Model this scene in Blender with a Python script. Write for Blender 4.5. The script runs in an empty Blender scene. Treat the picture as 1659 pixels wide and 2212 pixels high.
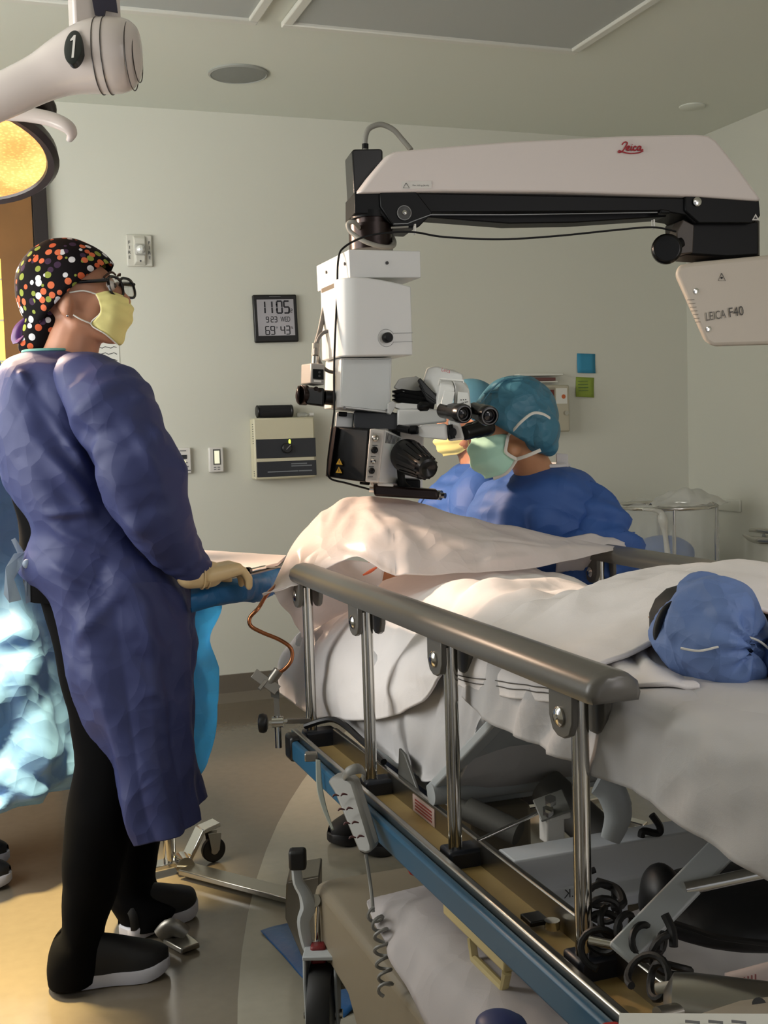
import bpy, bmesh, math, random
from mathutils import Vector as V, Matrix, noise
random.seed(7); noise.seed_set(11)
sc = bpy.context.scene
col = sc.collection
PI = math.pi

# ---------------------------------------------------------------- camera
CAM = V((0.0, 0.0, 1.24))
FPX = 2500.0
_yaw, _pit, _rol = math.radians(19.8), math.radians(3.94), 0.0296
F0 = V((math.sin(_yaw), math.cos(_yaw), 0)); R0 = V((math.cos(_yaw), -math.sin(_yaw), 0)); UP = V((0, 0, 1))
FW = F0*math.cos(_pit) - UP*math.sin(_pit)
U0 = R0.cross(FW)
CR = R0*math.cos(_rol) - U0*math.sin(_rol)
CU = R0*math.sin(_rol) + U0*math.cos(_rol)
cd = bpy.data.cameras.new('camera'); cam = bpy.data.objects.new('camera', cd); col.objects.link(cam)
m = Matrix((CR, CU, -FW)).transposed().to_4x4(); m.translation = CAM
cam.matrix_world = m
cd.sensor_fit = 'VERTICAL'; cd.sensor_height = 36.0; cd.lens = 36.0*FPX/2212.0
cd.clip_start = 0.02; cd.clip_end = 60
sc.camera = cam
sc.view_settings.view_transform = 'Standard'; sc.view_settings.look = 'None'
sc.view_settings.exposure = 0.0; sc.view_settings.gamma = 1.0; sc.view_settings.use_curve_mapping = False

# ---------------------------------------------------------------- world + large lights
w = bpy.data.worlds.new('world'); sc.world = w; w.use_nodes = True
w.node_tree.nodes['Background'].inputs[0].default_value = (0.89, 0.92, 0.97, 1)
w.node_tree.nodes['Background'].inputs[1].default_value = 0.42

def area(name, loc, target, sx, sy, power, color):
    l = bpy.data.lights.new(name, 'AREA'); l.shape = 'RECTANGLE'; l.size = sx; l.size_y = sy
    l.energy = power; l.color = color
    o = bpy.data.objects.new(name, l); col.objects.link(o); o.location = loc
    o.rotation_euler = (V(target)-V(loc)).to_track_quat('-Z', 'Y').to_euler()
    return o
# overhead fill added out of view behind the photographer, for more top light
area('added_top_light', (1.6, -1.0, 2.68), (1.6, -1.0, 0), 1.2, 1.2, 30, (1.0, 0.95, 0.93))
area('doorway_daylight', (2.9, -1.9, 1.5), (1.2, 2.6, 1.0), 1.4, 2.0, 22, (1.0, 0.93, 0.93))
# daylight through the window in the left wall
area('window_daylight', (-1.62, 3.2, 1.65), (1.1, 5.3, 1.65), 2.6, 1.5, 95, (1.0, 0.99, 0.95))

# ---------------------------------------------------------------- geometry helpers
def ray(px, py): return FW + CR*((px-829.5)/FPX) - CU*((py-1106.0)/FPX)
def P(px, py, d): return CAM + ray(px, py)*d
def pl(px, py, A, n):
    r = ray(px, py); return CAM + r*((A-CAM).dot(n)/r.dot(n))
def oX(px, py, x): return pl(px, py, V((x, 0, 0)), V((1, 0, 0)))
def oY(px, py, y): return pl(px, py, V((0, y, 0)), V((0, 1, 0)))
def oZ(px, py, z): return pl(px, py, V((0, 0, z)), UP)
ORG = {}
def org(o): return ORG.get(o.name, V((0, 0, 0)))

def tag(o, label=None, cat=None, group=None, kind=None):
    if label: o['label'] = label
    if cat: o['category'] = cat
    if group: o['group'] = group
    if kind: o['kind'] = kind
    return o
def thing(name, label, cat, loc, group=None):
    o = bpy.data.objects.new(name, None); col.objects.link(o); o.location = loc; o.empty_display_size = .05
    ORG[o.name] = V(loc); tag(o, label, cat, group); return o

def cr(p0, p1, p2, p3, t):
    t2 = t*t; t3 = t2*t
    return (p1*2 + (p2-p0)*t + (p0*2-p1*5+p2*4-p3)*t2 + (p1*3-p0-p2*3+p3)*t3)*0.5
def spline(pts, n=6, closed=False):
    pts = [V(p) if hasattr(p, '__len__') else p for p in pts]
    out = []; N = len(pts); seg = N if closed else N-1
    for i in range(seg):
        g = (lambda k: pts[k % N]) if closed else (lambda k: pts[max(0, min(N-1, k))])
        for j in range(n): out.append(cr(g(i-1), g(i), g(i+1), g(i+2), j/n))
    if not closed: out.append(pts[-1])
    return out
def fspline(vals, n=6):
    return [v[0] for v in spline([V((x, 0, 0)) for x in vals], n)]
def frame(ax, hint=None):
    ax = V(ax).normalized(); h = V(hint) if hint else (V((0, 0, 1)) if abs(ax.z) < .9 else V((1, 0, 0)))
    a = (h - ax*h.dot(ax)).normalized(); return a, ax.cross(a)

class MB:
    def __init__(s): s.v = []; s.f = []
    def add(s, vs, fs):
        b = len(s.v); s.v += [V(v) for v in vs]; s.f += [tuple(i+b for i in f) for f in fs]; return s
    def box(s, c, size, ax=None):
        c = V(c); x, y, z = ax or (V((1, 0, 0)), V((0, 1, 0)), V((0, 0, 1)))
        hx, hy, hz = [k/2 for k in size]
        vs = [c + x*(i*hx) + y*(j*hy) + z*(k*hz) for k in (-1, 1) for j in (-1, 1) for i in (-1, 1)]
        return s.add(vs, [(0, 2, 3, 1), (4, 5, 7, 6), (0, 1, 5, 4), (2, 6, 7, 3), (0, 4, 6, 2), (1, 3, 7, 5)])
    def bb(s, x0, x1, y0, y1, z0, z1): return s.box(((x0+x1)/2, (y0+y1)/2, (z0+z1)/2), (x1-x0, y1-y0, z1-z0))
    def bar(s, a, b, wd, ht, hint=None):
        a = V(a); b = V(b); L = (b-a).length; ax = (b-a)/L; u, v = frame(ax, hint)
        return s.box((a+b)/2, (L, wd, ht), (ax, v, u))
    def cyl(s, a, b, r0, r1=None, n=20, caps=True):
        a = V(a); b = V(b); r1 = r0 if r1 is None else r1; u, v = frame(b-a); vs = []
        for c, r in ((a, r0), (b, r1)):
            vs += [c + (u*math.cos(2*PI*i/n) + v*math.sin(2*PI*i/n))*r for i in range(n)]
        fs = [(i, (i+1) % n, n+(i+1) % n, n+i) for i in range(n)]
        if caps: fs += [tuple(range(n-1, -1, -1)), tuple(range(n, 2*n))]
        return s.add(vs, fs)
    def lathe(s, prof, a, ax, n=24, caps=True):
        a = V(a); ax = V(ax).normalized(); u, v = frame(ax); vs = []
        for r, t in prof: vs += [a + ax*t + (u*math.cos(2*PI*i/n) + v*math.sin(2*PI*i/n))*r for i in range(n)]
        fs = []
        for k in range(len(prof)-1): fs += [(k*n+i, k*n+(i+1) % n, (k+1)*n+(i+1) % n, (k+1)*n+i) for i in range(n)]
        if caps: fs += [tuple(range(n-1, -1, -1)), tuple(range((len(prof)-1)*n, len(prof)*n))]
        return s.add(vs, fs)
    def loft(s, rings, caps=True, closed=True):
        n = len(rings[0]); vs = [p for r in rings for p in r]; fs = []
        for k in range(len(rings)-1):
            for i in range(n if closed else n-1): fs.append((k*n+i, k*n+(i+1) % n, (k+1)*n+(i+1) % n, (k+1)*n+i))
        if caps and closed: fs += [tuple(range(n-1, -1, -1)), tuple(range((len(rings)-1)*n, len(rings)*n))]
        return s.add(vs, fs)
    def tube(s, pts, r, n=8, smooth=0, caps=True, flat=1.0, hint=None):
        pts = [V(p) for p in pts]
        if smooth: 
            if hasattr(r, '__len__'): r = fspline(r, smooth)
            pts = spline(pts, smooth)
        N = len(pts); rings = []; u = None
        for i in range(N):
            t = (pts[min(i+1, N-1)] - pts[max(i-1, 0)]).normalized()
            if u is None: u = frame(t, hint)[0]
            else:
                u = u - t*u.dot(t); u = u.normalized() if u.length > 1e-6 else frame(t)[0]
            vv = t.cross(u); rr = r[i] if hasattr(r, '__len__') else r
            rings.append([pts[i] + u*(math.cos(2*PI*k/n)*rr) + vv*(math.sin(2*PI*k/n)*rr*flat) for k in range(n)])
        return s.loft(rings, caps)
    def prism(s, poly, vec):
        poly = [V(p) for p in poly]; vec = V(vec); n = len(poly)
        fs = [tuple(range(n)), tuple(range(2*n-1, n-1, -1))] + [(i, n+i, n+(i+1) % n, (i+1) % n) for i in range(n)]
        return s.add(poly + [p+vec for p in poly], fs)
    def ell(s, c, r, ax=None, nu=20, nv=12):
        c = V(c); x, y, z = ax or (V((1, 0, 0)), V((0, 1, 0)), V((0, 0, 1))); vs = []; fs = []
        r = (r, r, r) if not hasattr(r, '__len__') else r
        for j in range(1, nv):
            t = PI*j/nv
            for i in range(nu):
                a = 2*PI*i/nu; vs.append(c + x*(r[0]*math.sin(t)*math.cos(a)) + y*(r[1]*math.sin(t)*math.sin(a)) + z*(r[2]*math.cos(t)))
        top = len(vs); vs += [c+z*r[2], c-z*r[2]]
        for j in range(nv-2):
            for i in range(nu): fs.append((j*nu+i, (j+1)*nu+i, (j+1)*nu+(i+1) % nu, j*nu+(i+1) % nu))
        for i in range(nu):
            fs.append((top, i, (i+1) % nu)); fs.append((top+1, (nv-2)*nu+(i+1) % nu, (nv-2)*nu+i))
        return s.add(vs, fs)
    def cap(s, a, b, ra, rb=None, n=14):
        a = V(a); b = V(b); rb = ra if rb is None else rb; L = (b-a).length
        prof = [(ra*math.sin(PI/2*k/5)+1e-5, -ra*math.cos(PI/2*k/5)) for k in range(6)] + [(rb*math.cos(PI/2*k/5)+1e-5, L+rb*math.sin(PI/2*k/5)) for k in range(6)]
        return s.lathe(prof, a, b-a, n)
    def build(s, name, mat, parent=None, smooth=40, bevel=0, sub=0, solid=0, origin=None, label=None, bseg=2):
        me = bpy.data.meshes.new(name); vs = s.v
        if parent is not None: o0 = org(parent)
        elif origin is not None: o0 = V(origin)
        else:
            xs = [v.x for v in vs]; ys = [v.y for v in vs]; zs = [v.z for v in vs]
            o0 = V(((min(xs)+max(xs))/2, (min(ys)+max(ys))/2, min(zs)))
        me.from_pydata([v-o0 for v in vs], [], s.f); me.update()
        bm = bmesh.new(); bm.from_mesh(me); bmesh.ops.recalc_face_normals(bm, faces=bm.faces); bm.to_mesh(me); bm.free()
        if smooth:
            me.polygons.foreach_set('use_smooth', [True]*len(me.polygons))
            if smooth < 180: me.set_sharp_from_angle(angle=math.radians(smooth))
        me.materials.append(mat)
        o = bpy.data.objects.new(name, me); col.objects.link(o)
        if parent is not None: o.parent = parent
        else: o.location = o0
        ORG[o.name] = o0
        if bevel:
            b = o.modifiers.new('bevel', 'BEVEL'); b.width = bevel; b.segments = bseg; b.limit_method = 'ANGLE'; b.angle_limit = math.radians(35); b.harden_normals = False
        if solid:
            b = o.modifiers.new('solid', 'SOLIDIFY'); b.thickness = solid; b.offset = 0
        if sub:
            b = o.modifiers.new('sub', 'SUBSURF'); b.levels = sub; b.render_levels = sub
        if label: o['label'] = label
        return o

def blob(mb, name, mat, parent=None, voxel=.008, smooth=8, origin=None, label=None, fac=.5):
    """closed primitives fused into one continuous surface"""
    o = mb.build(name, mat, parent, smooth=180, origin=origin, label=label)
    r = o.modifiers.new('r', 'REMESH'); r.mode = 'VOXEL'; r.voxel_size = voxel; r.use_smooth_shade = True
    sm = o.modifiers.new('s', 'SMOOTH'); sm.factor = fac; sm.iterations = smooth
    dg = bpy.context.evaluated_depsgraph_get(); ev = o.evaluated_get(dg)
    me = bpy.data.meshes.new_from_object(ev); o.modifiers.clear(); o.data = me
    if not me.materials: me.materials.append(mat)
    me.polygons.foreach_set('use_smooth', [True]*len(me.polygons))
    return o

def grid(rows, nu=6, nv=6, cu=False):
    """rows of 3-D control points -> dense grid (list of rows); cu closes along the row"""
    dense = [spline(r, nu, cu) for r in rows]; out = []
    for k in range(len(dense[0])): out.append(spline([r[k] for r in dense], nv))
    return [[out[k][j] for k in range(len(out))] for j in range(len(out[0]))]
def displace(g, fn, cu=False):
    R = len(g); C = len(g[0]); res = []
    for j in range(R):
        row = []
        for i in range(C):
            a = g[j][(i+1) % C if cu else min(i+1, C-1)] - g[j][(i-1) % C if cu else max(i-1, 0)]
            b = g[min(j+1, R-1)][i] - g[max(j-1, 0)][i]
            n = a.cross(b); n = n.normalized() if n.length > 1e-9 else V((0, 0, 1))
            row.append(g[j][i] + n*fn(g[j][i], j/(R-1), i/(C-1)))
        res.append(row)
    return res
def gridmb(g, cu=False, caps=False):
    return MB().loft(g, caps=caps, closed=cu)
def rid(p, s, seed=0.0):
    return 1-abs(noise.noise(V((p.x*s+seed, p.y*s-seed*.7, p.z*s+seed*1.3))))*2
def creases(lst):
    L = [(V(a), V(b), wd, dp) for a, b, wd, dp in lst]
    def fn(p):
        t = 0
        for a, b, wd, dp in L:
            ab = b-a; k = max(0, min(1, (p-a).dot(ab)/ab.length_squared)); q = (p-(a+ab*k)).length
            if q < wd*3: t += dp*math.exp(-(q/wd)**2)*math.sin(PI*(.12+.76*k))
        return t
    return fn

def triw(x): x -= math.floor(x); return abs(x-.5)*4-1
_rs = random.Random(3); _DIRS = [[V((_rs.gauss(0, 1), _rs.gauss(0, 1), _rs.gauss(0, 1))).normalized() for _ in range(5)] for _ in range(12)]
def crisp(p, s, seed=0):
    """crisp papery folds: warped triangle waves that fade in and out"""
    q = V((p.x+seed*1.7, p.y-seed*.9, p.z+seed*.37)); t = 0
    wv = noise.noise_vector(q*s*.35)
    for k, d in enumerate(_DIRS[seed % 12]):
        a = noise.noise(q*s*.45+V((k*7.1, k*3.3, seed)))
        t += triw(q.dot(d)*s*(.55+.2*k)+wv.dot(d)*1.3)*max(0, .22+a)
    return t

# ---------------------------------------------------------------- materials
def lin(c):
    c = c/255.0; return c/12.92 if c <= .04045 else ((c+.055)/1.055)**2.4
def rgb(r, g, b): return (lin(r), lin(g), lin(b), 1)
MATS = {}
def M(name, c, rough=.5, metal=0, bump=None, var=None, **kw):
    if name in MATS: return MATS[name]
    mt = bpy.data.materials.new(name); mt.use_nodes = True; nt = mt.node_tree; b = nt.nodes['Principled BSDF']
    b.inputs['Base Color'].default_value = rgb(*c); b.inputs['Roughness'].default_value = rough; b.inputs['Metallic'].default_value = metal
    for k, v in kw.items(): b.inputs[k.replace('_', ' ')].default_value = v
    if bump or var:
        tc = nt.nodes.new('ShaderNodeTexCoord')
    if var:
        n = nt.nodes.new('ShaderNodeTexNoise'); n.inputs['Scale'].default_value = var[0]; n.inputs['Detail'].default_value = 4
        nt.links.new(tc.outputs['Object'], n.inputs['Vector'])
        mx = nt.nodes.new('ShaderNodeMix'); mx.data_type = 'RGBA'
        c2 = [max(0, min(255, k*(1-var[1]))) for k in c]; c3 = [max(0, min(255, k*(1+var[1]))) for k in c]
        mx.inputs['A'].default_value = rgb(*c2); mx.inputs['B'].default_value = rgb(*c3)
        nt.links.new(n.outputs['Fac'], mx.inputs['Factor']); nt.links.new(mx.outputs['Result'], b.inputs['Base Color'])
    if bump:
        n = nt.nodes.new('ShaderNodeTexNoise'); n.inputs['Scale'].default_value = bump[0]; n.inputs['Detail'].default_value = 3
        nt.links.new(tc.outputs['Object'], n.inputs['Vector'])
        bp = nt.nodes.new('ShaderNodeBump'); bp.inputs['Strength'].default_value = bump[1]; bp.inputs['Distance'].default_value = bump[2] if len(bump) > 2 else .002
        nt.links.new(n.outputs['Fac'], bp.inputs['Height']); nt.links.new(bp.outputs['Normal'], b.inputs['Normal'])
    MATS[name] = mt; return mt
def folded(mt, scale, dist, strength=.6, k=2.4):
    """fine crumpled relief on cloth or film: two warped cell textures as bump"""
    nt = mt.node_tree; b = nt.nodes['Principled BSDF']; tc = nt.nodes.new('ShaderNodeTexCoord')
    nz = nt.nodes.new('ShaderNodeTexNoise'); nz.inputs['Scale'].default_value = scale*.5; nt.links.new(tc.outputs['Object'], nz.inputs['Vector'])
    mv = nt.nodes.new('ShaderNodeVectorMath'); mv.operation = 'MULTIPLY_ADD'; mv.inputs[1].default_value = (1.2/scale,)*3
    nt.links.new(nz.outputs['Color'], mv.inputs[0]); nt.links.new(tc.outputs['Object'], mv.inputs[2]); hs = []
    for s_ in (scale, scale*k):
        v = nt.nodes.new('ShaderNodeTexVoronoi'); v.inputs['Scale'].default_value = s_; nt.links.new(mv.outputs[0], v.inputs['Vector']); hs.append(v)
    ad = nt.nodes.new('ShaderNodeMath'); ad.operation = 'MULTIPLY_ADD'; ad.inputs[1].default_value = .4
    nt.links.new(hs[1].outputs['Distance'], ad.inputs[0]); nt.links.new(hs[0].outputs['Distance'], ad.inputs[2])
    bp = nt.nodes.new('ShaderNodeBump'); bp.inputs['Strength'].default_value = strength; bp.inputs['Distance'].default_value = dist
    nt.links.new(ad.outputs[0], bp.inputs['Height'])
    if b.inputs['Normal'].is_linked: nt.links.new(b.inputs['Normal'].links[0].from_socket, bp.inputs['Normal'])
    nt.links.new(bp.outputs['Normal'], b.inputs['Normal'])
    for n in nt.nodes:
        if n.type == 'BSDF_TRANSLUCENT': nt.links.new(bp.outputs['Normal'], n.inputs['Normal'])
    return mt
def glow(name, c, strength, base=None):
    mt = M(name, base or c, .4); b = mt.node_tree.nodes['Principled BSDF']
    b.inputs['Emission Color'].default_value = rgb(*c); b.inputs['Emission Strength'].default_value = strength; return mt
def thin(name, c, trans, rough=.6, alpha=1.0, bump=None):
    """thin cloth or film: part of the light passes through it"""
    mt = M(name, c, rough, bump=bump); nt = mt.node_tree; b = nt.nodes['Principled BSDF']; out = nt.nodes['Material Output']
    t = nt.nodes.new('ShaderNodeBsdfTranslucent'); t.inputs[0].default_value = rgb(*c)
    mx = nt.nodes.new('ShaderNodeMixShader'); mx.inputs[0].default_value = trans
    nt.links.new(b.outputs[0], mx.inputs[1]); nt.links.new(t.outputs[0], mx.inputs[2]); last = mx
    if alpha < 1:
        tr = nt.nodes.new('ShaderNodeBsdfTransparent'); m2 = nt.nodes.new('ShaderNodeMixShader'); m2.inputs[0].default_value = alpha
        nt.links.new(tr.outputs[0], m2.inputs[1]); nt.links.new(mx.outputs[0], m2.inputs[2]); last = m2
    nt.links.new(last.outputs[0], out.inputs[0]); return mt

def text(s, c, right, up, h, mat, parent, name='lettering', ex=.0008, align='CENTER', gap=.0006, width=None):
    """flat raised lettering, centred at c, reading along right"""
    cu = bpy.data.curves.new(name, 'FONT'); cu.body = s; cu.size = 1; cu.extrude = 0; cu.align_x = align; cu.align_y = 'CENTER'; cu.resolution_u = 3
    o = bpy.data.objects.new(name, cu); col.objects.link(o)
    dg = bpy.context.evaluated_depsgraph_get(); me = bpy.data.meshes.new_from_object(o.evaluated_get(dg))
    bpy.data.objects.remove(o); bpy.data.curves.remove(cu)
    right = V(right).normalized(); up = V(up); up = (up-right*up.dot(right)).normalized(); nr = right.cross(up); c = V(c)
    xs = [v.co.x for v in me.vertices]; ys = [v.co.y for v in me.vertices]
    ky = h/(max(ys)-min(ys)); kx = ky if width is None else width/(max(xs)-min(xs)); my = (max(ys)+min(ys))/2; mx_ = (max(xs)+min(xs))/2 if align == 'CENTER' else 0
    mb = MB(); mb.add([c + right*((v.co.x-mx_)*kx) + up*((v.co.y-my)*ky) + nr*gap for v in me.vertices], [tuple(p.vertices) for p in me.polygons])
    bpy.data.meshes.remove(me)
    o = mb.build(name, mat, parent, smooth=0)
    return o

# ================================================================ THE ROOM
XW, YW, ZC = 3.67, 5.32, 2.72
XL, YN = -1.7, -2.6
def struct(name, mb, mat, parent=None, **k):
    o = mb.build(name, mat, parent, **k)
    if parent is None: o['kind'] = 'structure'
    return o
m_wall = M('wall_paint', (206, 206, 194), .62, bump=(160, .12, .001), var=(1.5, .012))
m_ceil = M('ceiling_paint', (214, 217, 205), .75, bump=(120, .1, .001))
m_floor = M('floor_vinyl', (108, 99, 85), .15, bump=(9, .12, .004), var=(30, .05))
m_inlay = M('floor_vinyl_light', (150, 145, 130), .15, bump=(9, .12, .004), var=(30, .04))
m_cove = M('vinyl_cove', (106, 98, 86), .35)
m_white = M('white_plastic', (214, 211, 205), .38)
m_cream = M('cream_plastic', (205, 199, 172), .42)
m_black = M('black_plastic', (14, 14, 15), .38)
m_dark = M('charcoal_panel', (38, 41, 46), .45)
m_chrome = M('chrome', (205, 203, 198), .14, 1.0)
m_steel = M('brushed_steel', (168, 165, 158), .28, 1.0)
m_ink = M('grey_ink', (60, 60, 62), .6)

floor = struct('floor', MB().bb(XL, XW, YN, YW, -.06, 0), m_floor, origin=(0, 0, 0))
# round lighter vinyl inlay, circle through three points on the floor
a, b, c = oZ(690, 1640, 0), oZ(585, 1812, 0), oZ(514, 2150, 0)
D = 2*(a.x*(b.y-c.y)+b.x*(c.y-a.y)+c.x*(a.y-b.y))
cx = ((a.x**2+a.y**2)*(b.y-c.y)+(b.x**2+b.y**2)*(c.y-a.y)+(c.x**2+c.y**2)*(a.y-b.y))/D
cy = ((a.x**2+a.y**2)*(c.x-b.x)+(b.x**2+b.y**2)*(a.x-c.x)+(c.x**2+c.y**2)*(b.x-a.x))/D
rr = math.hypot(a.x-cx, a.y-cy)
pts_ = [V((max(XL+.02, min(XW-.02, cx+rr*math.cos(2*PI*i/180))), max(YN+.02, min(YW-.02, cy+rr*math.sin(2*PI*i/180))), 0.0012)) for i in range(180)]
struct('vinyl_inlay', MB().prism(pts_, (0, 0, -.001)), m_inlay, floor, smooth=0)
struct('ceiling', MB().bb(XL, XW, YN, YW, ZC, ZC+.08), m_ceil)
struct('wall_back', MB().bb(XL, XW+.1, YW, YW+.1, 0, ZC), m_wall)
struct('wall_right', MB().bb(XW, XW+.1, YN, YW, 0, ZC), m_wall)
wl = struct('wall_left', MB().bb(XL-.1, XL, YN, 1.9, 0, ZC).bb(XL-.1, XL, 4.5, YW+.1, 0, ZC).bb(XL-.1, XL, 1.9, 4.5, 0, .9).bb(XL-.1, XL, 1.9, 4.5, 2.4, ZC), m_wall)
wn = struct('window_1', MB().bb(XL-.06, XL-.02, 1.9, 4.5, .9, .95).bb(XL-.06, XL-.02, 1.9, 4.5, 2.35, 2.4).bb(XL-.06, XL-.02, 1.9, 1.95, .95, 2.35).bb(XL-.06, XL-.02, 4.45, 4.5, .95, 2.35).bb(XL-.06, XL-.02, 3.18, 3.22, .95, 2.35), M('white_trim', (214, 214, 204), .45))
dx0 = oY(72, 500, YW).x; dx1 = oY(103, 500, YW).x; dzt = oY(98, 360, YW).z
struct('baseboard_back', MB().bb(dx1+.01, XW, YW-.012, YW, 0, .125).prism([V((dx1+.01, YW-.012, 0)), V((dx1+.01, YW-.05, 0)), V((dx1+.01, YW-.012, .04))], (XW-dx1-.01, 0, 0)), m_cove, smooth=0)
struct('baseboard_right', MB().bb(XW-.012, XW, YN, YW-.012, 0, .125), m_cove, smooth=0)

# door at the left end of the back wall
m_wood = M('door_veneer', (128, 88, 44), .45, var=(6, .10))
m_frame = M('door_frame_paint', (34, 27, 27), .4)
lx0 = dx1-1.06
fr = struct('door_1', MB().bb(dx0, dx1, YW-.035, YW, 0, dzt).bb(lx0-(dx1-dx0), lx0, YW-.035, YW, 0, dzt).bb(lx0, dx0, YW-.035, YW, dzt-.055, dzt), m_frame, bevel=.003)
vx1 = oY(8, 700, YW).x; vzt = oY(3, 560, YW).z; vzb = oY(3, 1000, YW).z
lf = MB(); xa, xb, zb_, zt_ = lx0+.004, dx0-.004, .01, dzt-.06
lf.bb(vx1, xb, YW-.02, YW-.002, zb_, zt_).bb(xa, vx1-.16, YW-.02, YW-.002, zb_, zt_).bb(vx1-.16, vx1, YW-.02, YW-.002, zb_, vzb).bb(vx1-.16, vx1, YW-.02, YW-.002, vzt, zt_)
leaf = struct('door_leaf', lf, m_wood, fr)
m_pane = glow('lit_pane', (255, 206, 92), 1.5)
struct('vision_pane', MB().bb(vx1-.16, vx1, YW-.010, YW-.004, vzb, vzt), m_pane, leaf)
for k in range(5):
    z = vzb + (vzt-vzb)*(k+.5)/5
    struct('glazing_bar', MB().bb(vx1-.16, vx1, YW-.016, YW-.009, z-.004, z+.004), m_cream, leaf)
struct('kick_plate', MB().bb(xa+.02, xb-.02, YW-.023, YW-.019, .03, .24), m_steel, leaf)

# ceiling panels that are switched off, framed
m_lens = M('frosted_lens', (172, 176, 172), .5)
m_trim = M('white_trim', (214, 214, 204), .45)
def ceil_panel(x0, x1, y1, dep, label):
    t = thing('ceiling_light', label, 'ceiling light', ((x0+x1)/2, y1-dep/2, ZC), 'square ceiling lights, switched off')
    y0 = y1-dep; f = .035
    MB().bb(x0, x1, y1-f, y1, ZC-.022, ZC-.001).bb(x0, x1, y0, y0+f, ZC-.022, ZC-.001).bb(x0, x0+f, y0+f, y1-f, ZC-.022, ZC-.001).bb(x1-f, x1, y0+f, y1-f, ZC-.022, ZC-.001).build('frame', m_trim, t, bevel=.004)
    MB().bb(x0+f, x1-f, y0+f, y1-f, ZC-.010, ZC-.002).build('diffuser', m_lens, t)
A = oZ(607, 59, ZC-.02); B = oZ(1241, 119, ZC-.02); C = oZ(553, 55, ZC-.02)
yf = (A.y+B.y)/2
ceil_panel(A.x, B.x, yf, 1.2, 'large switched-off ceiling light panel with a white frame above the microscope arm')
ceil_panel(C.x-(B.x-A.x), C.x, yf, 1.2, 'switched-off ceiling light panel behind the surgical lamp arm, left one')
c = oZ(515, 158, ZC); rx = (oZ(580, 160, ZC)-c).length
t = thing('ceiling_speaker', 'round flush grey speaker grille in the ceiling', 'speaker', c)
MB().lathe([(rx, 0), (rx, -.006), (rx*.93, -.010), (rx*.9, -.006)], c, UP, 40).build('rim', M('speaker_grey', (150, 153, 146), .6), t)
MB().lathe([(rx*.9, -.0075), (rx*.5, -.011), (.001, -.012)], c, UP, 40).build('grille', M('speaker_mesh', (138, 141, 135), .8, bump=(900, .6)), t)
c = oZ(1495, 229, ZC); rx = .06
tag(MB().lathe([(rx, 0), (rx, -.005), (rx*.9, -.008), (.001, -.009)], c, UP, 32).build('sprinkler_cover', m_ceil), 'small round flat cover plate in the ceiling near the right wall', 'cover plate')

# ---------------------------------------------------------------- things on the back wall
def wb(px0, py0, px1, py1, y=YW):
    a = oY(px0, (py0+py1)/2, y); b = oY(px1, (py0+py1)/2, y); c = oY((px0+px1)/2, py0, y); d = oY((px0+px1)/2, py1, y)
    return a.x, b.x, d.z, c.z
# fire alarm strobe
x0, x1, z0, z1 = wb(272, 508, 328, 577); xm = (x0+x1)/2; zm = (z0+z1)/2; W = x1-x0; H = z1-z0
m_alarm = M('alarm_white', (198, 196, 184), .5)
t = thing('fire_alarm_strobe', 'white wall fire alarm strobe with a clear flash lens', 'fire alarm', (xm, YW, z0))
MB().prism([V((x0, YW, z0)), V((x1, YW, z0)), V((x1, YW, z1)), V((x0, YW, z1))], (0, -.018, 0)).build('plate', m_alarm, t, bevel=.006)
f = .25*W
MB().loft([[V((x0+f, YW-.018, z0+.004)), V((x1-f, YW-.018, z0+.004)), V((x1-f, YW-.018, z1-.004)), V((x0+f, YW-.018, z1-.004))],
           [V((x0+f*1.3, YW-.04, z0+.02)), V((x1-f*1.3, YW-.04, z0+.02)), V((x1-f*1.15, YW-.034, z1-.02)), V((x0+f*1.15, YW-.034, z1-.02))]]).build('raised_panel', m_alarm, t, bevel=.004)
MB().box((xm, YW-.046, zm), (W*.42, .018, W*.42)).build('bezel', M('alarm_bezel', (168, 167, 160), .4), t, bevel=.006)
MB().ell((xm, YW-.054, zm), (W*.17, .02, W*.17), nu=10, nv=8).build('flash_lens', M('flash_lens', (225, 226, 222), .08, .3), t, smooth=0)
for s in (-1, 1):
    for i, ch in enumerate('FIRE'):
        text(ch, (xm+s*W*.385, YW-.0185, zm+.035-i*.022), (1, 0, 0), UP, .014, m_ink, t, gap=.001)
MB().cyl((xm, YW-.030, z0+.022), (xm, YW-.040, z0+.022), .004).build('screw', m_ink, t)

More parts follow.
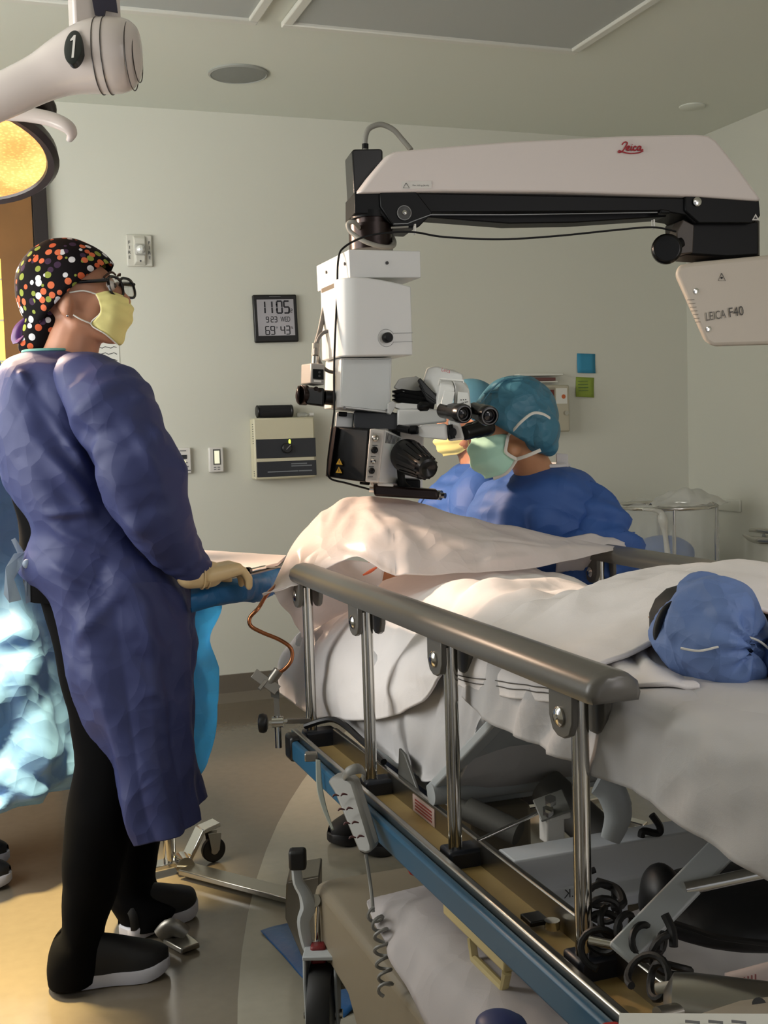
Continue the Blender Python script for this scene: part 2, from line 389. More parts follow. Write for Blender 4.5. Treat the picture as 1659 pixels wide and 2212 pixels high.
# digital clock, hung a little crooked
cc = oY(593.5, 689, YW); W = (oY(640, 689, YW)-oY(546, 689, YW)).length; H = W*1.05
ri = V((math.cos(.022), 0, math.sin(.022))); upc = V((-math.sin(.022), 0, math.cos(.022))); nb = V((0, -1, 0))
t = thing('digital_clock', 'black framed digital wall clock showing 11:05 and the date', 'clock', cc-upc*H/2)
ax = (ri, V((0, 1, 0)), upc)
def ck(u, v, y=.026): return cc + ri*u*W + upc*v*H + nb*y
MB().box(cc+nb*.012, (W, .024, H), ax).build('case', m_black, t, bevel=.006)
MB().box(ck(0, .02, .0235), (W*.84, .002, H*.76), ax).build('screen', M('lcd', (158, 156, 160), .12), t)
m_seg = M('lcd_segment', (26, 26, 34), .4)
def seven(chars, u, v, w, h, th, gapk=.35):
    segs = {'0': 'abcdef', '1': 'bc', '2': 'abged', '3': 'abgcd', '4': 'fgbc', '5': 'afgcd', '6': 'afgedc', '7': 'abc', '8': 'abcdefg', '9': 'abcdfg'}
    x = u
    for ch in chars:
        if ch == ':':
            for k in (-.22, .22): MB().box(ck(x, v+k*h, .0250), (th*W, .0008, th*W), ax).build('colon_dot', m_seg, t, smooth=0)
            x += w*.55; continue
        if ch == ' ': x += w; continue
        mb = MB()
        for s in segs[ch]:
            hx, hz, du, dv = {'a': (1, 0, 0, .5), 'g': (1, 0, 0, 0), 'd': (1, 0, 0, -.5), 'b': (0, 1, .5, .25), 'c': (0, 1, .5, -.25), 'f': (0, 1, -.5, .25), 'e': (0, 1, -.5, -.25)}[s]
            ww = (w*.95 if hx else th)*W; hh = (th*W if hx else h*.46*H)
            mb.box(ck(x+du*w, v+dv*h, .0250), (ww, .0008, hh), ax)
        mb.build('digit', m_seg, t, smooth=0); x += w*(1+gapk)
seven('11:05', -.30, .235, .115, .25, .034, .42)
seven('22', .31, .16, .035, .07, .011, .5)
seven('9:23', -.20, -.02, .055, .11, .016, .45)
seven('69', -.21, -.25, .085, .17, .022, .4)
seven('43', .14, -.25, .085, .17, .022, .4)
text('WED', ck(.21, -.02, .025), ri, upc, .11*H, m_seg, t, 'day', width=.22*W)
text('o', ck(.005, -.19, .025), ri, upc, .035*H, m_seg, t, 'unit_mark')
text('%', ck(.355, -.20, .025), ri, upc, .05*H, m_seg, t, 'unit_mark')
MB().box(ck(0, .46, .0245), (W*.26, .0008, H*.012), ax).build('maker_mark', M('mid_grey', (110, 110, 112), .5), t)

# cream control box with two dark panels, speaker on top
x0, x1, z0, z1 = wb(540, 902, 690, 1040); dpt = .075; yb = YW-dpt
x0, _, _, _ = wb(536, 902, 690, 1037); fx0, x1, z0, z1 = wb(551, 902, 681, 1034, yb)
x0 = fx0-.004
t = thing('wall_control_box', 'cream wall-mounted control box with dark panels and a round dial', 'control box', ((x0+x1)/2, YW, z0))
W = x1-x0; H = z1-z0
MB().bb(x0, x1, yb, YW, z0, z1).build('housing', m_cream, t, bevel=.008)
MB().bb(x0+.03*W, x1+.002, yb-.004, yb+.01, z0+H*.345, z0+H*.655).build('dial_panel', m_dark, t, bevel=.002)
MB().bb(x0+.03*W, x1+.002, yb-.004, yb+.01, z0+H*.04, z0+H*.29).build('lower_panel', m_dark, t, bevel=.002)
kc = V((x0+W*.52, yb-.004, z0+H*.5))
MB().lathe([(.024, 0), (.024, .016), (.020, .020), (.001, .020)], kc, (0, -1, 0), 24).build('dial_knob', m_black, t)
MB().bar(kc+V((-.006, -.022, -.006)), kc+V((.014, -.022, .014)), .004, .002).build('dial_pointer', M('grey_pointer', (150, 150, 150), .5), t)
MB().ell(kc+V((.016, -.002, .03)), (.006, .004, .012), nu=10, nv=6).build('indicator_light', glow('lime_lamp', (214, 230, 90), 1.2), t)
for k in range(9): MB().bb(x0-.001, x0+.001, yb+.008, yb+.022, z1-.03-k*.011, z1-.026-k*.011).build('vent_slot', m_ink, t)
for k in range(3): MB().bb(x0-.001, x0+.001, yb+.008, yb+.022, z0+.016+k*.010, z0+.020+k*.010).build('vent_slot', m_ink, t)
for k, (u, v, ww) in enumerate(((.72, .24, .26), (.76, .205, .34), (.45, .12, .5), (.82, .12, .22))):
    MB().box((x0+W*u, yb-.0045, z0+H*v), (W*ww, .001, H*.018)).build('print_line', M('pale_print', (120, 124, 128), .6), t)
a = oY(553, 886, YW-.05); b = oY(634, 884, YW-.05); r = .030; z = z1+r+.001
t2 = thing('portable_speaker', 'black portable speaker lying on top of the cream control box', 'speaker', ((a.x+b.x)/2, YW-.04, z1))
MB().cyl((a.x+.01, YW-.04, z), (b.x-.01, YW-.04, z), r*.96, n=28).build('body', M('speaker_cloth', (22, 22, 25), .85, bump=(500, .5)), t2, bevel=.008, bseg=3)
for s, x in ((-1, a.x+.004), (1, b.x-.004)): MB().cyl((x, YW-.04, z), (x+s*-.012, YW-.04, z), r*.99, n=28).build('end_cap', m_black, t2, bevel=.004)
bx = oY(655, 890, YW-.04).x
t3 = thing('small_bottle', 'small clear bottle lying beside the portable speaker', 'bottle', (bx, YW-.04, z1))
MB().lathe([(.009, 0), (.011, .006), (.011, .04), (.005, .05), (.005, .06), (.001, .06)], (bx-.03, YW-.04, z1+.0125), (1, 0, 0), 16).build('body', M('clear_glass', (225, 226, 220), .1, Transmission_Weight=.7), t3)
MB().cyl((bx+.03, YW-.04, z1+.0125), (bx+.05, YW-.04, z1+.0125), .008).build('stopper', m_white, t3)

# thermostat and dimmer
x0, x1, z0, z1 = wb(377, 967, 411, 1023); W = x1-x0; H = z1-z0
t = thing('thermostat', 'white wall thermostat with a small dark display next to the gowned woman', 'thermostat', ((x0+x1)/2, YW, z0))
MB().bb(x0, x1, YW-.022, YW, z0, z1).build('case', m_white, t, bevel=.004)
MB().bb(x0+W*.25, x0+W*.74, YW-.0235, YW-.02, z0+H*.56, z0+H*.72).build('display', m_dark, t)
for k, (u, v, q) in enumerate(((.38, .42, .14), (.66, .42, .22), (.35, .27, .2), (.72, .27, .2), (.76, .12, .35), (.5, .88, .4))):
    MB().box((x0+W*u, YW-.0225, z0+H*v), (W*q, .002, H*.04)).build('button', M('mid_grey', (110, 110, 112), .5), t)
MB().ell((x0+W*.56, YW-.0225, z0+H*.44), (.008, .003, .009), nu=10, nv=6).build('lamp', glow('pale_lamp', (240, 235, 190), .8), t)
x0, x1, z0, z1 = wb(449, 966, 481, 1020); W = x1-x0; H = z1-z0
t = thing('wall_touch_panel', 'white wall panel with a bright upright screen between thermostat and control box', 'wall panel', ((x0+x1)/2, YW, z0))
MB().bb(x0, x1, YW-.028, YW, z0, z1).build('case', m_white, t, bevel=.006)
MB().bb(x0+W*.28, x0+W*.78, YW-.0295, YW-.026, z0+H*.3, z0+H*.92).build('screen_frame', M('screen_frame', (86, 88, 84), .4), t)
MB().bb(x0+W*.36, x0+W*.7, YW-.0305, YW-.029, z0+H*.35, z0+H*.86).build('screen', glow('pale_screen', (235, 235, 205), .6), t)
for k in range(4): MB().box((x0+W*(.38+.25*(k % 2)), YW-.0285, z0+H*(.2-.08*(k//2))), (W*.16, .002, H*.035)).build('button', M('mid_grey', (110, 110, 112), .5), t)
# paper notice behind the woman's chin
x0, x1, z0, z1 = wb(190, 700, 257, 803); W = x1-x0; H = z1-z0
t = thing('paper_notice', 'printed white paper notice on the wall behind the masked woman', 'notice', ((x0+x1)/2, YW, z0))
MB().bb(x0, x1, YW-.003, YW-.001, z0, z1).build('sheet', M('paper', (214, 214, 206), .7), t)
for k in range(7):
    z = z1-H*(.1+.13*k)
    MB().tube([V((x0+W*(.08+.84*i/9), YW-.0035, z+.004*math.sin(i*2.1+k))) for i in range(10)], .0016, 4).build('text_line', m_ink, t)

# box with red window near the surgeon, papers above, sticky notes
x0, x1, z0, z1 = wb(1130, 832, 1229, 934, YW-.08); W = x1-x0; H = z1-z0
t = thing('sharps_box', 'beige locked wall box with a red window behind the surgeon', 'wall box', ((x0+x1)/2, YW, z0))
MB().bb(x0, x1, YW-.09, YW, z0, z1).build('housing', M('beige_box', (178, 172, 152), .5), t, bevel=.008)
MB().bb(x0+W*.5, x0+W*.68, YW-.092, YW-.088, z0+H*.55, z0+H*.95).build('window_frame', M('beige_dark', (150, 143, 126), .5), t, bevel=.002)
MB().bb(x0+W*.53, x0+W*.65, YW-.094, YW-.09, z0+H*.6, z0+H*.9).build('window', M('red_window', (96, 40, 36), .2), t)
MB().bb(x0+W*.7, x0+W*.94, YW-.092, YW-.089, z0+H*.6, z0+H*.93).build('sticker', M('paper', (214, 214, 206), .7), t)
MB().cyl((x0+W*.86, YW-.0925, z0+H*.75), (x0+W*.86, YW-.0935, z0+H*.75), .011).build('hazard_mark', M('orange_mark', (190, 96, 50), .5), t)
MB().cyl((x0+W*.9, YW-.09, z0+H*.4), (x0+W*.9, YW-.105, z0+H*.4), .012).build('lock', m_chrome, t)
x0, x1, z0, z1 = wb(1110, 808, 1205, 829)
t = thing('leaflet_holder', 'pale shelf with folded leaflets above the beige wall box', 'leaflet holder', ((x0+x1)/2, YW, z0))
MB().bb(x0, x1, YW-.06, YW, z1-.012, z1).build('top_shelf', m_trim, t, bevel=.003)
MB().bb(x0+.02, x1-.03, YW-.055, YW, z0+.004, z0+.010).build('lower_shelf', m_trim, t)
MB().bb(x0+.04, x1-.04, YW-.05, YW-.01, z0+.012, z0+.028).build('leaflets', M('maroon_paper', (104, 66, 62), .6), t)
def note(px0, py0, px1, py1, c, label, rot, lines=0):
    x0, x1, z0, z1 = wb(px0, py0, px1, py1); W = x1-x0; H = z1-z0
    t = thing('sticky_note', label, 'sticky note', ((x0+x1)/2, YW, z0), 'sticky notes on the back wall')
    xm = (x0+x1)/2; zm = (z0+z1)/2; ca, sa = math.cos(rot), math.sin(rot); rows = []
    for j in range(5):
        v = j/4-.5; rows.append([V((xm+(u*W*ca-v*H*sa), YW-.002-.012*(max(0, .2-v))**1.5, zm+(u*W*sa+v*H*ca))) for u in (-.5, -.25, 0, .25, .5)])
    gridmb(rows).build('sheet', M('note_%d_%d_%d' % c, c, .7), t, smooth=180, solid=.0006)
    for k in range(lines):
        MB().box((xm-.012, YW-.0045-.002*k, zm+H*(.3-.16*k)), (W*.55, .001, .003)).build('handwriting', M('note_ink', (70, 100, 60), .6), t)
note(1246, 764, 1285, 806, (50, 134, 168), 'blank blue sticky note on the wall above the green note', -.03)
note(1243, 815, 1282, 858, (138, 158, 62), 'green sticky note with handwriting below the blue note', -.06, 4)
note(1005, 846, 1030, 884, (96, 150, 60), 'small green note on the wall between eyepieces and surgeon cap', 0)

# right wall fittings
a = oX(1552, 1077, XW); b = oX(1602, 1085, XW)
MBp = MB().bb(XW-.012, XW, min(a.y, b.y), max(a.y, b.y), a.z-.06, a.z)
tag(MBp.build('wall_plate', m_wall, bevel=.004), 'flush pale plate on the right wall beside the clear bag hamper', 'wall plate')
c = oX(1650, 1158, XW-.05)
t = thing('wall_lever', 'curved chrome lever on the right wall at the picture edge', 'lever', c)
MB().tube([c+V((.05, 0, 0)), c+V((.0, 0, 0))], .014, 14).build('stem', m_chrome, t)
MB().tube([c+V((0, .16, -.004)), c+V((0, .1, -.022)), c+V((-.005, .02, -.022)), c+V((0, -.10, -.016))], [.006, .014, .018, .018], 12, smooth=6, flat=.6).build('handle', m_chrome, t)
MB().tube([c+V((0, .11, .02)), c+V((-.004, .03, .026)), c+V((0, -.1, .024))], [.008, .013, .013], 12, smooth=6, flat=.5).build('upper_bar', m_chrome, t)

# laundry hamper with clear bag
c = oZ(1442, 1085, .84)
hc = V((3.22, 4.86, .84)); 
rh = .24
t = thing('laundry_hamper', 'chrome hamper stand holding a clear plastic bag of blue linen', 'hamper', (hc.x, hc.y, 0))
MB().tube([hc+V((math.cos(2*PI*i/40)*rh, math.sin(2*PI*i/40)*rh, 0)) for i in range(41)], .011, 10).build('ring', m_chrome, t)
for k in range(4):
    a = PI/4+.35+k*PI/2; q = hc+V((math.cos(a)*rh, math.sin(a)*rh, 0))
    MB().cyl(q, (q.x, q.y, .07), .009).build('leg', m_chrome, t)
    MB().cyl((q.x-.01, q.y, .035), (q.x+.01, q.y, .035), .035).build('caster', m_black, t)
MB().tube([V((hc.x+math.cos(2*PI*i/40)*rh, hc.y+math.sin(2*PI*i/40)*rh, .09)) for i in range(41)], .009, 8).build('lower_ring', m_chrome, t)
m_film = thin('clear_film', (222, 224, 220), .35, .15, .36)
rows = []
for j in range(13):
    z = .86-.70*j/12; k = 1-.12*max(0, (j-9)/3)
    rows.append([V((hc.x+math.cos(2*PI*i/64)*rh*k*(1.03+.025*math.sin(i*1.9+.3*j)*min(1, j/3)), hc.y+math.sin(2*PI*i/64)*rh*k*(1.03+.025*math.sin(i*1.9+.3*j)*min(1, j/3)), z+.01*math.sin(i*.9))) for i in range(64)])
tag(gridmb(rows, True).build('bag', m_film, t, smooth=180), None)
kn = P(1425, 1105, (hc-CAM).dot(FW)-.25)
MB().tube([kn+V((-.09, 0, .015)), kn, kn+V((.01, -.01, -.04)), kn+V((.03, 0, -.12)), kn+V((.05, .0, -.28))], [.006, .012, .022, .012, .018], 10, smooth=5).build('bag_knot', thin('white_film', (226, 226, 220), .3, .3, .75), t)
rows = []
for j in range(7):
    tt = j/6
    rows.append([V((hc.x-.2+.4*i/11+.05*tt, hc.y-.25+.22*tt, .86+.075*math.sin(PI*i/11)*math.sin(PI*tt)+.02*noise.noise(V((i*.7, j*.8, 1)))-.01)) for i in range(12)])
g = displace(grid(rows, 3, 3), lambda p, u, v: .012*rid(p, 12))
gridmb(g).build('bag_rim', thin('white_film', (226, 226, 220), .3, .3, .75), t, smooth=180)
mb = MB()
for k in range(9):
    mb.ell((hc.x+random.uniform(-.06, .06), hc.y+random.uniform(-.06, .06), .2+.05*k), (.155, .155, .09))
lin_ = blob(mb, 'blue_linen', M('blue_linen', (66, 108, 176), .8, bump=(14, .8, .02)), None, .012, 3)
tag(lin_, 'crumpled blue linen inside the clear hamper bag', 'linen')

# ================================================================ STRETCHER
m_rail = M('rail_plastic', (96, 93, 87), .3)
m_bracket = M('bracket_grey', (96, 93, 87), .35)
m_blue = M('bumper_blue', (34, 84, 114), .4)
m_grey = M('frame_grey', (176, 181, 183), .4)
m_lgrey = M('beam_grey', (234, 238, 244), .4)
m_tan = M('tan_plate', (176, 150, 96), .5, var=(14, .07))
m_hood = M('hood_putty', (128, 118, 100), .48, bump=(200, .08, .001))
m_sheet = M('sheet_white', (194, 192, 192), .85, bump=(600, .25, .0006))
m_blanket = M('blanket_white', (234, 229, 227), .9, bump=(420, .4, .0008))
folded(m_blanket, 9, .012, .45); folded(m_sheet, 8, .012, .4)
m_rubber = M('black_rubber', (16, 16, 17), .55)
m_socket = M('socket_navy', (34, 38, 48), .4)
m_red = M('red_plastic', (172, 34, 30), .4)
XA = .725
bed = thing('stretcher', 'wheeled hospital stretcher with raised side rails and blue bumper bar', 'stretcher', (1.1, 1.75, 0))
YS = (2.55, 2.132, 1.716, 1.295)
def dring(y, k=1.0, x=XA):
    pr = [(-.033, .905), (.033, .905), (.036, .915), (.032, .930), (.018, .941), (0, .945), (-.018, .941), (-.032, .930), (-.036, .915)]
    return [V((x+a*k, y, .925+(z-.925)*k)) for a, z in pr]
def side_rail(x, y0, y1, posts, label, zb=.545):
    r = MB().loft([dring(y0, .72, x), dring(y0+.006, .96, x), dring(y0+.02, 1, x), dring(y1-.02, 1, x), dring(y1-.005, .96, x), dring(y1, .72, x)]).build('side_rail', m_rail, bed, smooth=50, label=label)
    for y in posts:
        MB().cyl((x, y, zb), (x, y, .905), .0115, n=18).cyl((x-.010, y-.006, zb), (x-.010, y-.006, .89), .0045, n=10).build('post', m_chrome, r)
        for s in (-1, 1):
            q = [(-.031, .906), (.031, .906), (.031, .868), (.022, .851), (.008, .845), (-.008, .845), (-.022, .851), (-.031, .868)]
            MB().prism([V((x+s*.0235-.005, y+a, z)) for a, z in q], (.010, 0, 0)).build('bracket', m_bracket, r, bevel=.002)
        MB().lathe([(.013, 0), (.013, .003), (.009, .006), (.001, .0065)], (x-.0285, y, .872), (-1, 0, 0), 18).cyl((x-.034, y, .872), (x-.036, y, .872), .004).build('bolt', m_chrome, r)
        MB().bb(x-.02, x+.055, y-.024, y+.024, zb-.028, zb+.012).build('socket', m_socket, r, bevel=.006)
    return r
side_rail(XA, 1.20, 2.585, YS, 'near grey side rail on chrome posts')
XR = 1.50
side_rail(XR, 1.05, 2.70, (2.56, 2.14, 1.72, 1.30), 'far grey side rail')
# lower track under the near rail
y0, y1 = .92, 2.50
for side, xo, xi, xb in ((-1, .685, .765, .655), (1, XR+.04, XR-.04, XR+.07)):
    MB().bb(min(xo, xo+side*.013), max(xo, xo+side*.013), y0, y1+.04, .505, .568).build('track_lip', m_steel, bed, bevel=.003)
    MB().bb(xi-.006, xi+.006, y0, y1, .50, .568).build('track_lip', m_steel, bed, bevel=.003)
    MB().bb(min(xo, xi)+.006, max(xo, xi)-.006, y0, y1, .520, .528).build('track_plate', m_tan, bed)
    MB().bb(min(xb, xb-side*.016), max(xb, xb-side*.016), y0, y1-.02, .512, .556).build('bumper_bar', m_blue, bed, bevel=.005)
    MB().bb(min(xb, xb-side*.03)-.004, max(xb, xb-side*.03)+.004, y1-.03, y1+.025, .508, .566).build('bumper_end_cap', m_black, bed, bevel=.008)
# frame members
MB().cyl((.76, 1.905, .585), (1.46, 1.905, .585), .020).build('cross_tube', m_grey, bed)
MB().bar((.775, 1.93, .585), (.80, 1.68, .775), .030, .018).build('lift_arm', m_grey, bed, bevel=.004)
MB().bar((1.42, 1.93, .585), (1.42, 1.68, .775), .030, .018).build('lift_arm', m_grey, bed, bevel=.004)
MB().prism([V((.79, 1.90, .605)), V((1.46, 1.90, .605)), V((1.46, 1.66, .79)), V((.79, 1.66, .79))], (0, .006, .008)).build('deck_panel', m_grey, bed)
MB().bb(.80, 1.45, 1.915, 2.9, .55, .565).build('seat_deck', m_grey, bed, bevel=.003)
MB().bb(.80, 1.45, .75, 1.69, .772, .785).build('leg_deck', m_grey, bed, bevel=.003)
MB().prism([V((.775, 1.60, .565)), V((.775, 1.60, .505)), V((.775, 1.575, .490)), V((.775, 1.575, .47)), V((.775, 1.66, .47)), V((.775, 1.66, .565))], (.70, 0, 0)).build('cross_beam', m_lgrey, bed, bevel=.004)
MB().bb(.80, .97, 1.585, 1.65, .40, .47).build('motor_box', m_lgrey, bed, bevel=.003)
c = oY(1237, 1928, 1.582)
text('M.K', c+V((0, -.001, 0)), (-1, 0, 0), UP, .014, m_ink, bed, 'stencil_mark')
MB().bar(P(1340, 2062, 1.42), P(1558, 1836, 1.52), .036, .012, hint=(-.6, -.5, .3)).build('diagonal_strut', m_grey, bed, bevel=.003)
a = P(1345, 2052, 1.42); MB().cyl(a-R0*.035+F0*.03, a+F0*.01, .006).build('pivot_pin', m_chrome, bed)
a = P(1560, 1905, 1.62); MB().cyl(P(1480, 1920, 1.48), P(1680, 1878, 1.48), .009).build('tie_rod', m_chrome, bed)
a, b = P(1010, 1748, 2.05), P(1120, 1800, 2.0)
MB().cyl(a, b, .022).cyl(a+(a-b)*.25, a, .012).build('actuator', M('actuator_grey', (92, 91, 86), .5), bed)
MB().cyl(P(1180, 1700, 2.1), P(1320, 1830, 2.0), .036).build('actuator_motor', M('actuator_dark', (84, 83, 80), .5), bed)
a, b = P(1140, 1700, 2.02), P(1160, 1780, 2.02)
MB().bar(P(1160, 1752, 1.95), P(1225, 1728, 1.95), .05, .005, hint=(0, -.5, 1)).build('bracket_plate', M('plate_grey', (120, 120, 114), .45), bed, bevel=.002)
for q in ((1189, 1725), (1184, 1748)): MB().cyl(P(q[0], q[1], 1.93), P(q[0], q[1]+9, 1.935), .010, n=6).build('hex_bolt', m_chrome, bed)
a = P(1192, 1787, 1.95); MB().box(a, (.034, .03, .046)).box(a+V((.008, -.002, .022)), (.04, .03, .012)).build('connector_block', m_white, bed, bevel=.003)
MB().cyl(P(1032, 1816, 1.9), P(1160, 1757, 1.95), .0035).build('release_rod', m_chrome, bed)
MB().tube([P(1290, 1690, 1.85), P(1320, 1710, 1.85), P(1335, 1760, 1.85), P(1318, 1815, 1.85)], [.020, .024, .022, .016], 10, smooth=5, flat=.5).build('knuckle_arm', m_grey, bed)
MB().cyl(P(1335, 1712, 1.90), P(1345, 1780, 1.90), .004).build('guard_rod', m_steel, bed)
MB().bb(.83, .95, 1.88, 2.1, .37, .55).build('lift_column', M('column_putty', (128, 120, 104), .5), bed, bevel=.01)
MB().bb(1.12, 1.32, 1.2, 1.5, .37, .772).build('lift_column', M('column_putty', (128, 120, 104), .5), bed, bevel=.01)
# moulded base hood
pr = [(2.20, .10), (2.225, .20), (2.225, .30), (2.205, .335), (2.165, .352), (1.6, .350), (.95, .350), (.90, .33), (.90, .10), (1.10, .10), (1.18, .2), (1.34, .2), (1.42, .10), (1.74, .085), (1.90, .12), (2.00, .205), (2.12, .215)]
def hood_ring(x, k): 
    return [V((x, 1.56+(y-1.56)*k, .09+(z-.09)*(1 if k == 1 else k*.99))) for y, z in pr]
MB().loft([hood_ring(.615, .97), hood_ring(.632, 1), hood_ring(1.50, 1), hood_ring(1.52, .97)]).build('base_hood', m_hood, bed, bevel=.012, bseg=3)
c = oX(880, 2168, .614)
a = oX(826, 2124, .6135); b = oX(960, 2215, .6135)
MB().prism([V((.6142, a.y, .225)), V((.6142, a.y-.34, .225)), V((.6142, a.y-.34, .15)), V((.6142, a.y, .15))], (-.0008, 0, 0)).build('badge', M('badge_beige', (176, 164, 138), .45), bed)
MB().prism([V((.6135, a.y+.004, .228)), V((.6135, a.y-.04, .228)), V((.6135, a.y-.05, .172)), V((.6135, a.y+.004, .172))], (-.001, 0, 0)).build('badge_square', M('badge_grey', (112, 110, 108), .45), bed)
text('STERIS', V((.6130, a.y-.20, .182)), (0, -1, 0), UP, .036, M('badge_ink', (58, 52, 46), .5), bed, gap=.001, width=.22)
# red brake lever on the hood
c = P(897, 1873, 2.14)
MB().prism([c+CR*x+CU*z for x, z in ((-.018, .018), (-.008, .014), (.002, .010), (.012, .016), (.020, .014), (.021, .002), (.010, -.004), (.014, -.014), (.004, -.020), (-.010, -.015), (-.017, .0))], F0*.02).build('brake_lever', m_red, bed, bevel=.003)
MB().bar(c+CR*.006-CU*.016, c+CR*.05-CU*.06, .010, .006).build('lever_arm', m_steel, bed)
# brake pedal at the far corner
a = P(643, 1855, 2.28)
MB().box(a, (.034, .03, .040), (R0, F0, UP)).build('pedal_pad', m_rubber, bed, bevel=.006)
MB().tube([P(640, 1872, 2.28), P(644, 1905, 2.28), P(658, 1930, 2.28), P(666, 1960, 2.28), P(656, 1990, 2.28), P(664, 2040, 2.28), P(676, 2066, 2.28)], [.010, .011, .013, .017, .014, .012, .009], 8, smooth=4, flat=.6).build('pedal_arm', m_grey, bed)
MB().cyl(P(680, 1945, 2.28), P(700, 1945, 2.33), .012).build('pedal_axle', m_steel, bed)
MB().cyl(P(688, 1950, 2.30), P(684, 2045, 2.30), .005).build('pedal_link', m_chrome, bed)
a = P(688, 2058, 2.27); MB().box(a, (.030, .03, .036), (R0, F0, UP)).build('brake_tab', M('brake_red', (110, 22, 24), .5), bed, bevel=.005)
# casters
def caster(c, r, ax, full=True):
    ax = V(ax).normalized(); w_ = .022; t_ = MB().lathe([(r*.80, -w_), (r*.96, -w_), (r, -w_*.5), (r, w_*.5), (r*.96, w_), (r*.80, w_)], c, ax, 40, False).build('caster_tire', m_rubber, bed)
    MB().lathe([(r*.8, -w_*.9), (r*.35, -w_*1.0), (.012, -w_*1.1), (.012, w_*1.1), (r*.35, w_), (r*.8, w_*.9)], c, ax, 36).build('caster_hub', M('hub_grey', (124, 128, 130), .4), t_)
    f = MB(); u = UP; s_ = ax.cross(UP)
    for s in (-1, 1):
        f.prism([c+ax*(s*(w_+.008)-.003)+s_*a+u*z for a, z in ((-.02, -.02), (.02, -.02), (.035, r*.75), (.03, r+.02), (-.05, r+.02), (-.045, r*.7))], ax*.006)
    f.box(c+u*(r+.022), (2*(w_+.011), .07, .008), (ax, s_, u))
    f.build('caster_fork', m_grey, t_, bevel=.002)
    MB().cyl(c-ax*(w_+.016), c+ax*(w_+.016), .009).build('caster_axle', m_steel, t_)
cw = P(698, 2184, 2.27)
caster(V((cw.x, cw.y, .106)), .105, (1, -.42, 0))
caster(V((1.42, 2.14, .106)), .105, (1, .1, 0)); caster(V((.70, 1.02, .106)), .105, (1, .2, 0)); caster(V((1.42, 1.02, .106)), .105, (1, 0, 0))
# warning label and catch in the track
a = oX(893, 1748, .7585); b = oX(940, 1805, .7585)
MB().prism([V((.7588, a.y, .562)), V((.7588, b.y, .562)), V((.7588, b.y, .530)), V((.7588, a.y, .530))], (-.001, 0, 0)).build('warning_label', M('label_pink', (196, 172, 164), .5), bed)
for k in range(4): MB().bb(.7572, .7578, b.y+.012, a.y-.012, .553-k*.006, .556-k*.006).build('label_line', M('label_red', (150, 60, 56), .5), bed)
c = oZ(1155, 1985, .54); MB().box(c, (.03, .034, .008)).build('catch', m_black, bed, bevel=.002)
MB().cyl(c+V((.012, -.03, -.004)), c+V((.012, -.03, .008)), .011, n=16).build('catch_bolt', m_chrome, bed)
# cream pull handle below the bumper
y_a, y_b = oX(955, 1885, .665).y, oX(1075, 2005, .665).y
h = MB().bb(.664, .690, y_b-.02, y_a, .488, .508).build('pull_handle', M('cream_handle', (186, 170, 122), .5), bed, bevel=.004)
MB().tube([V((.668, y_a-.10, .490)), V((.668, y_a-.11, .462)), V((.668, y_b-.01, .462)), V((.668, y_b-.02, .49))], .007, 8).build('grip', M('cream_handle', (186, 170, 122), .5), h)
# latch plates by the second post
c = oX(838, 1690, .77)
MB().prism([V((.772, 2.10, .62)), V((.772, 2.07, .615)), V((.772, 1.93, .50)), V((.772, 2.12, .50))], (.006, 0, 0)).build('latch_plate', M('plate_dark', (84, 84, 80), .4), bed, bevel=.002)
MB().tube([V((.70, 2.52, .575)), V((.75, 2.45, .60)), V((.765, 2.30, .585)), V((.765, 2.17, .575))], .007, 8, smooth=5).build('spring_cable', m_black, bed)

# mattress under a white fitted sheet: seat part low, leg part raised
mt = thing('mattress', 'stretcher mattress wrapped in a white fitted sheet', 'mattress', (1.12, 1.7, .56))
st = [(3.02, .60, .60), (3.0, .555, .70), (2.8, .548, .755), (2.5, .552, .77), (2.2, .562, .77), (2.0, .570, .785), (1.86, .605, .85), (1.74, .755, .885), (1.6, .785, .90), (1.35, .789, .905), (1.1, .785, .905), (.9, .775, .90), (.80, .79, .89)]
rows = []
for y, zb, zt in st:
    cz = (zb+zt)/2; k = .02
    q = .022 if y > 1.7 else .0
    ring = [(.80+q, zb), (.768+q, zb+.025), (.758+q, cz), (.768+q, zt-.03), (.80+q, zt), (.95, zt+.012), (1.12, zt+.012), (1.30, zt+.012), (1.44, zt), (1.465, zt-.03), (1.47, cz), (1.465, zb+.025), (1.44, zb), (1.12, zb)]
    rows.append([V((x, y, z)) for x, z in ring])
g = grid(rows, 5, 7, True)
def mw(p, u, v):
    s = 0
    if p.x < .84: s = .009*rid(V((p.x*2, p.y*2.2+p.z*1.2, p.z*1.0)), 5.2)+.004*rid(V((p.x, p.y*3+p.z*1.4, p.z)), 8, 4)
    return s*-1+.003*rid(p, 9)
gridmb(displace(g, lambda p, u, v: -mw(p, u, v), True), True, True).build('sheet', m_sheet, mt, smooth=180)
# corner of the sheet hanging at the foot section
ys_ = [1.735, 1.6, 1.45, 1.3, 1.15, 1.0, .85, .72]; zb_ = [.80, .786, .788, .79, .786, .776, .765, .76]
ctl = [[V((.90, y, .906)) for y in ys_], [V((.80, y, .908)) for y in ys_], [V((.764, y, .893)) for y in ys_], [V((.750, y, .86)) for y in ys_], [V((.745, y, z)) for y, z in zip(ys_, zb_)]]
g = grid(ctl, 14, 9)
g = displace(g, lambda p, u, v: .012*crisp(V((p.y+p.z*.7, p.z*.3, 0)), 7, 4)*min(1, u*1.6)+.004*crisp(p, 12, 2)*u)
gridmb(g).build('sheet_skirt', m_sheet, mt, smooth=180, solid=.0015)

